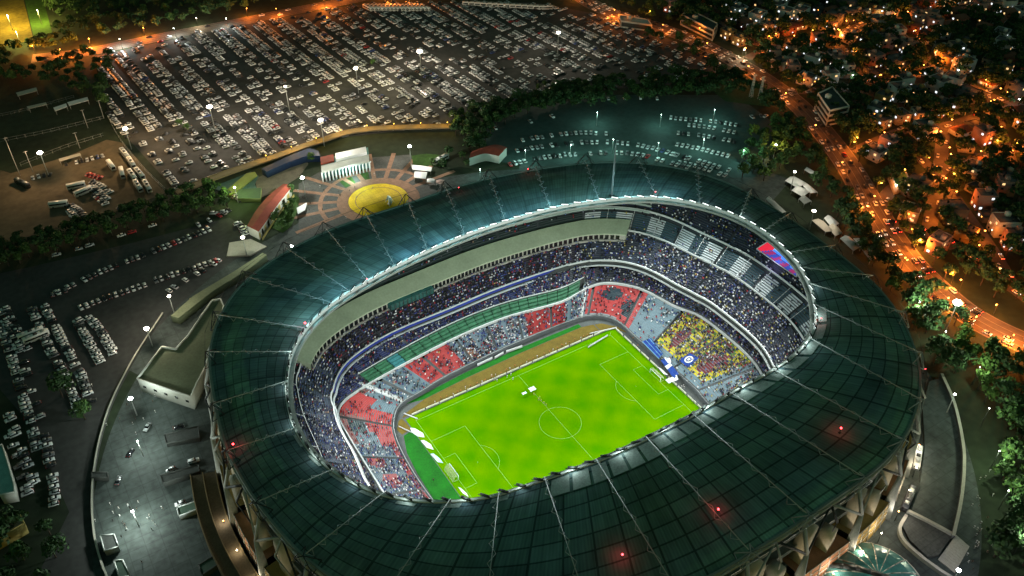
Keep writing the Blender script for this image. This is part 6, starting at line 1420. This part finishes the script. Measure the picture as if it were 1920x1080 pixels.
for x, y, k, s, _ in far:
    V, F, M = PA[k]; a = random.uniform(0, 6.28); ca, sa = math.cos(a), math.sin(a); W2 = np.stack([V[:, 0]*ca-V[:, 1]*sa, V[:, 0]*sa+V[:, 1]*ca, V[:, 2]], 1)*s+np.array([x, y, GZ]); Vs.append(W2); Fs.append(F+nv); Ms.append(np.minimum(base_m[k]+M, 2)); nv += len(V)
if Vs: tag(inst('far_trees', quick_mesh('far_trees', np.concatenate(Vs), np.concatenate(Fs), LEAF, np.concatenate(Ms))), 'dark mass of distant trees behind the car park and the houses', 'trees', kind='stuff')
# ================================================================== street lamps: sodium orange, some white
pole_me = MB(); pole_me.cyl((0, 0, 0), .12, 7.2, 6, .08); pole_me.bar((0, 0, 7.1), (1.6, 0, 7.4), .12); pole_me = pole_me.mesh('pole', [m_dsteel])
heads = {}
for n_, m in (('orange', m_lampo), ('white', m_lampc), ('warm', m_lampw)): b = MB(); b.box((1.7, 0, 7.35), (.9, .35, .16)); b.ball((1.7, 0, 7.2), .3, 6, 4); heads[n_] = b.mesh('lamp_head', [m])
LMP = []
for i, (u, v) in enumerate([(1712, 600), (1760, 655), (1822, 722), (1838, 800), (1856, 880), (1872, 955), (1900, 1040)]):
    x, y = G(u, v); e = empty('grove_lamp', (x, y, GZ), label=f'white lamp post in the grove right of the stadium, {ordw(i+1)} from the top', cat='street lamp', group='lamp posts in the grove'); MB().cyl((0, 0, 0), .14, 11, 6, .1).build('pole', m_dsteel, e); MB().ball((0, 0, 11.1), .2, 6, 4).build('lamp_head', m_lampc, e); lamp_light('lamp_light', 'POINT', [9000, 6000, 4500, 3500, 8000, 5000, 7000][i], (.85, 1, .7), e, (0, 0, 11.9), .4)
def lamp(x, y, a, kind, energy, place): LMP.append((x, y, a, kind, energy, place))
def lamp_line(line, step, off, energy, place, pw=.1, skip=.0):
    for i, (x, y, a) in enumerate(along(line, step, random.uniform(0, step*.5))):
        sd = off if i % 2 == 0 else -off; xx, yy = x-math.sin(a)*sd, y+math.cos(a)*sd
        if random.random() < skip or not inview(xx, yy, GZ, 25): continue
        k = 'orange' if random.random() > pw else random.choice(['white', 'warm']); lamp(xx, yy, a-math.pi/2 if sd > 0 else a+math.pi/2, k, energy*random.choice([.4, .7, 1, 1.6, 2.6]), place)
lamp_line(HWY, 23, 9.5, 8000, 'along the highway', .06); lamp_line(HWY[-30:], 15, 9.5, 17000, 'along the highway', 0); lamp_line(TOPR, 20, 8, 22000, 'along the boulevard', .12, .15)
for s in SL: lamp_line(s, 19, 4.6, 4700, 'in the hillside district', .05, .25)
CO = {'orange': (SOD, 1.), 'white': ((.9, 1, .95), .3), 'warm': ((1, .8, .5), .35)}; LB = {}
for l in LMP: LB.setdefault((l[3], l[5])+(grid_place(l[0], l[1]) if 'district' in l[5] else ('', '')), []).append(l)
for (k, pl, cx_, cy_), L_ in LB.items():
    L_.sort(key=lambda q: float(PX(q[0], q[1])[0]))
    for i, (x, y, a, _, en, _p) in enumerate(L_):
        e = empty('street_lamp', (x, y, GZ), a); inst('pole', pole_me, e); inst('lamp_head', heads[k], e); c, f = CO[k]; lamp_light('lamp_light', 'POINT', en*f, c, e, (1.9, 0, 6.6), .3)
        tag(e, f'{k} street lamp {pl}, '+(f'{cy_} {cx_} part, ' if cx_ else '')+f'{ordw(i+1)} {k} one from left', 'street lamp', 'street lamps '+pl)
print('lamps', len(LMP))
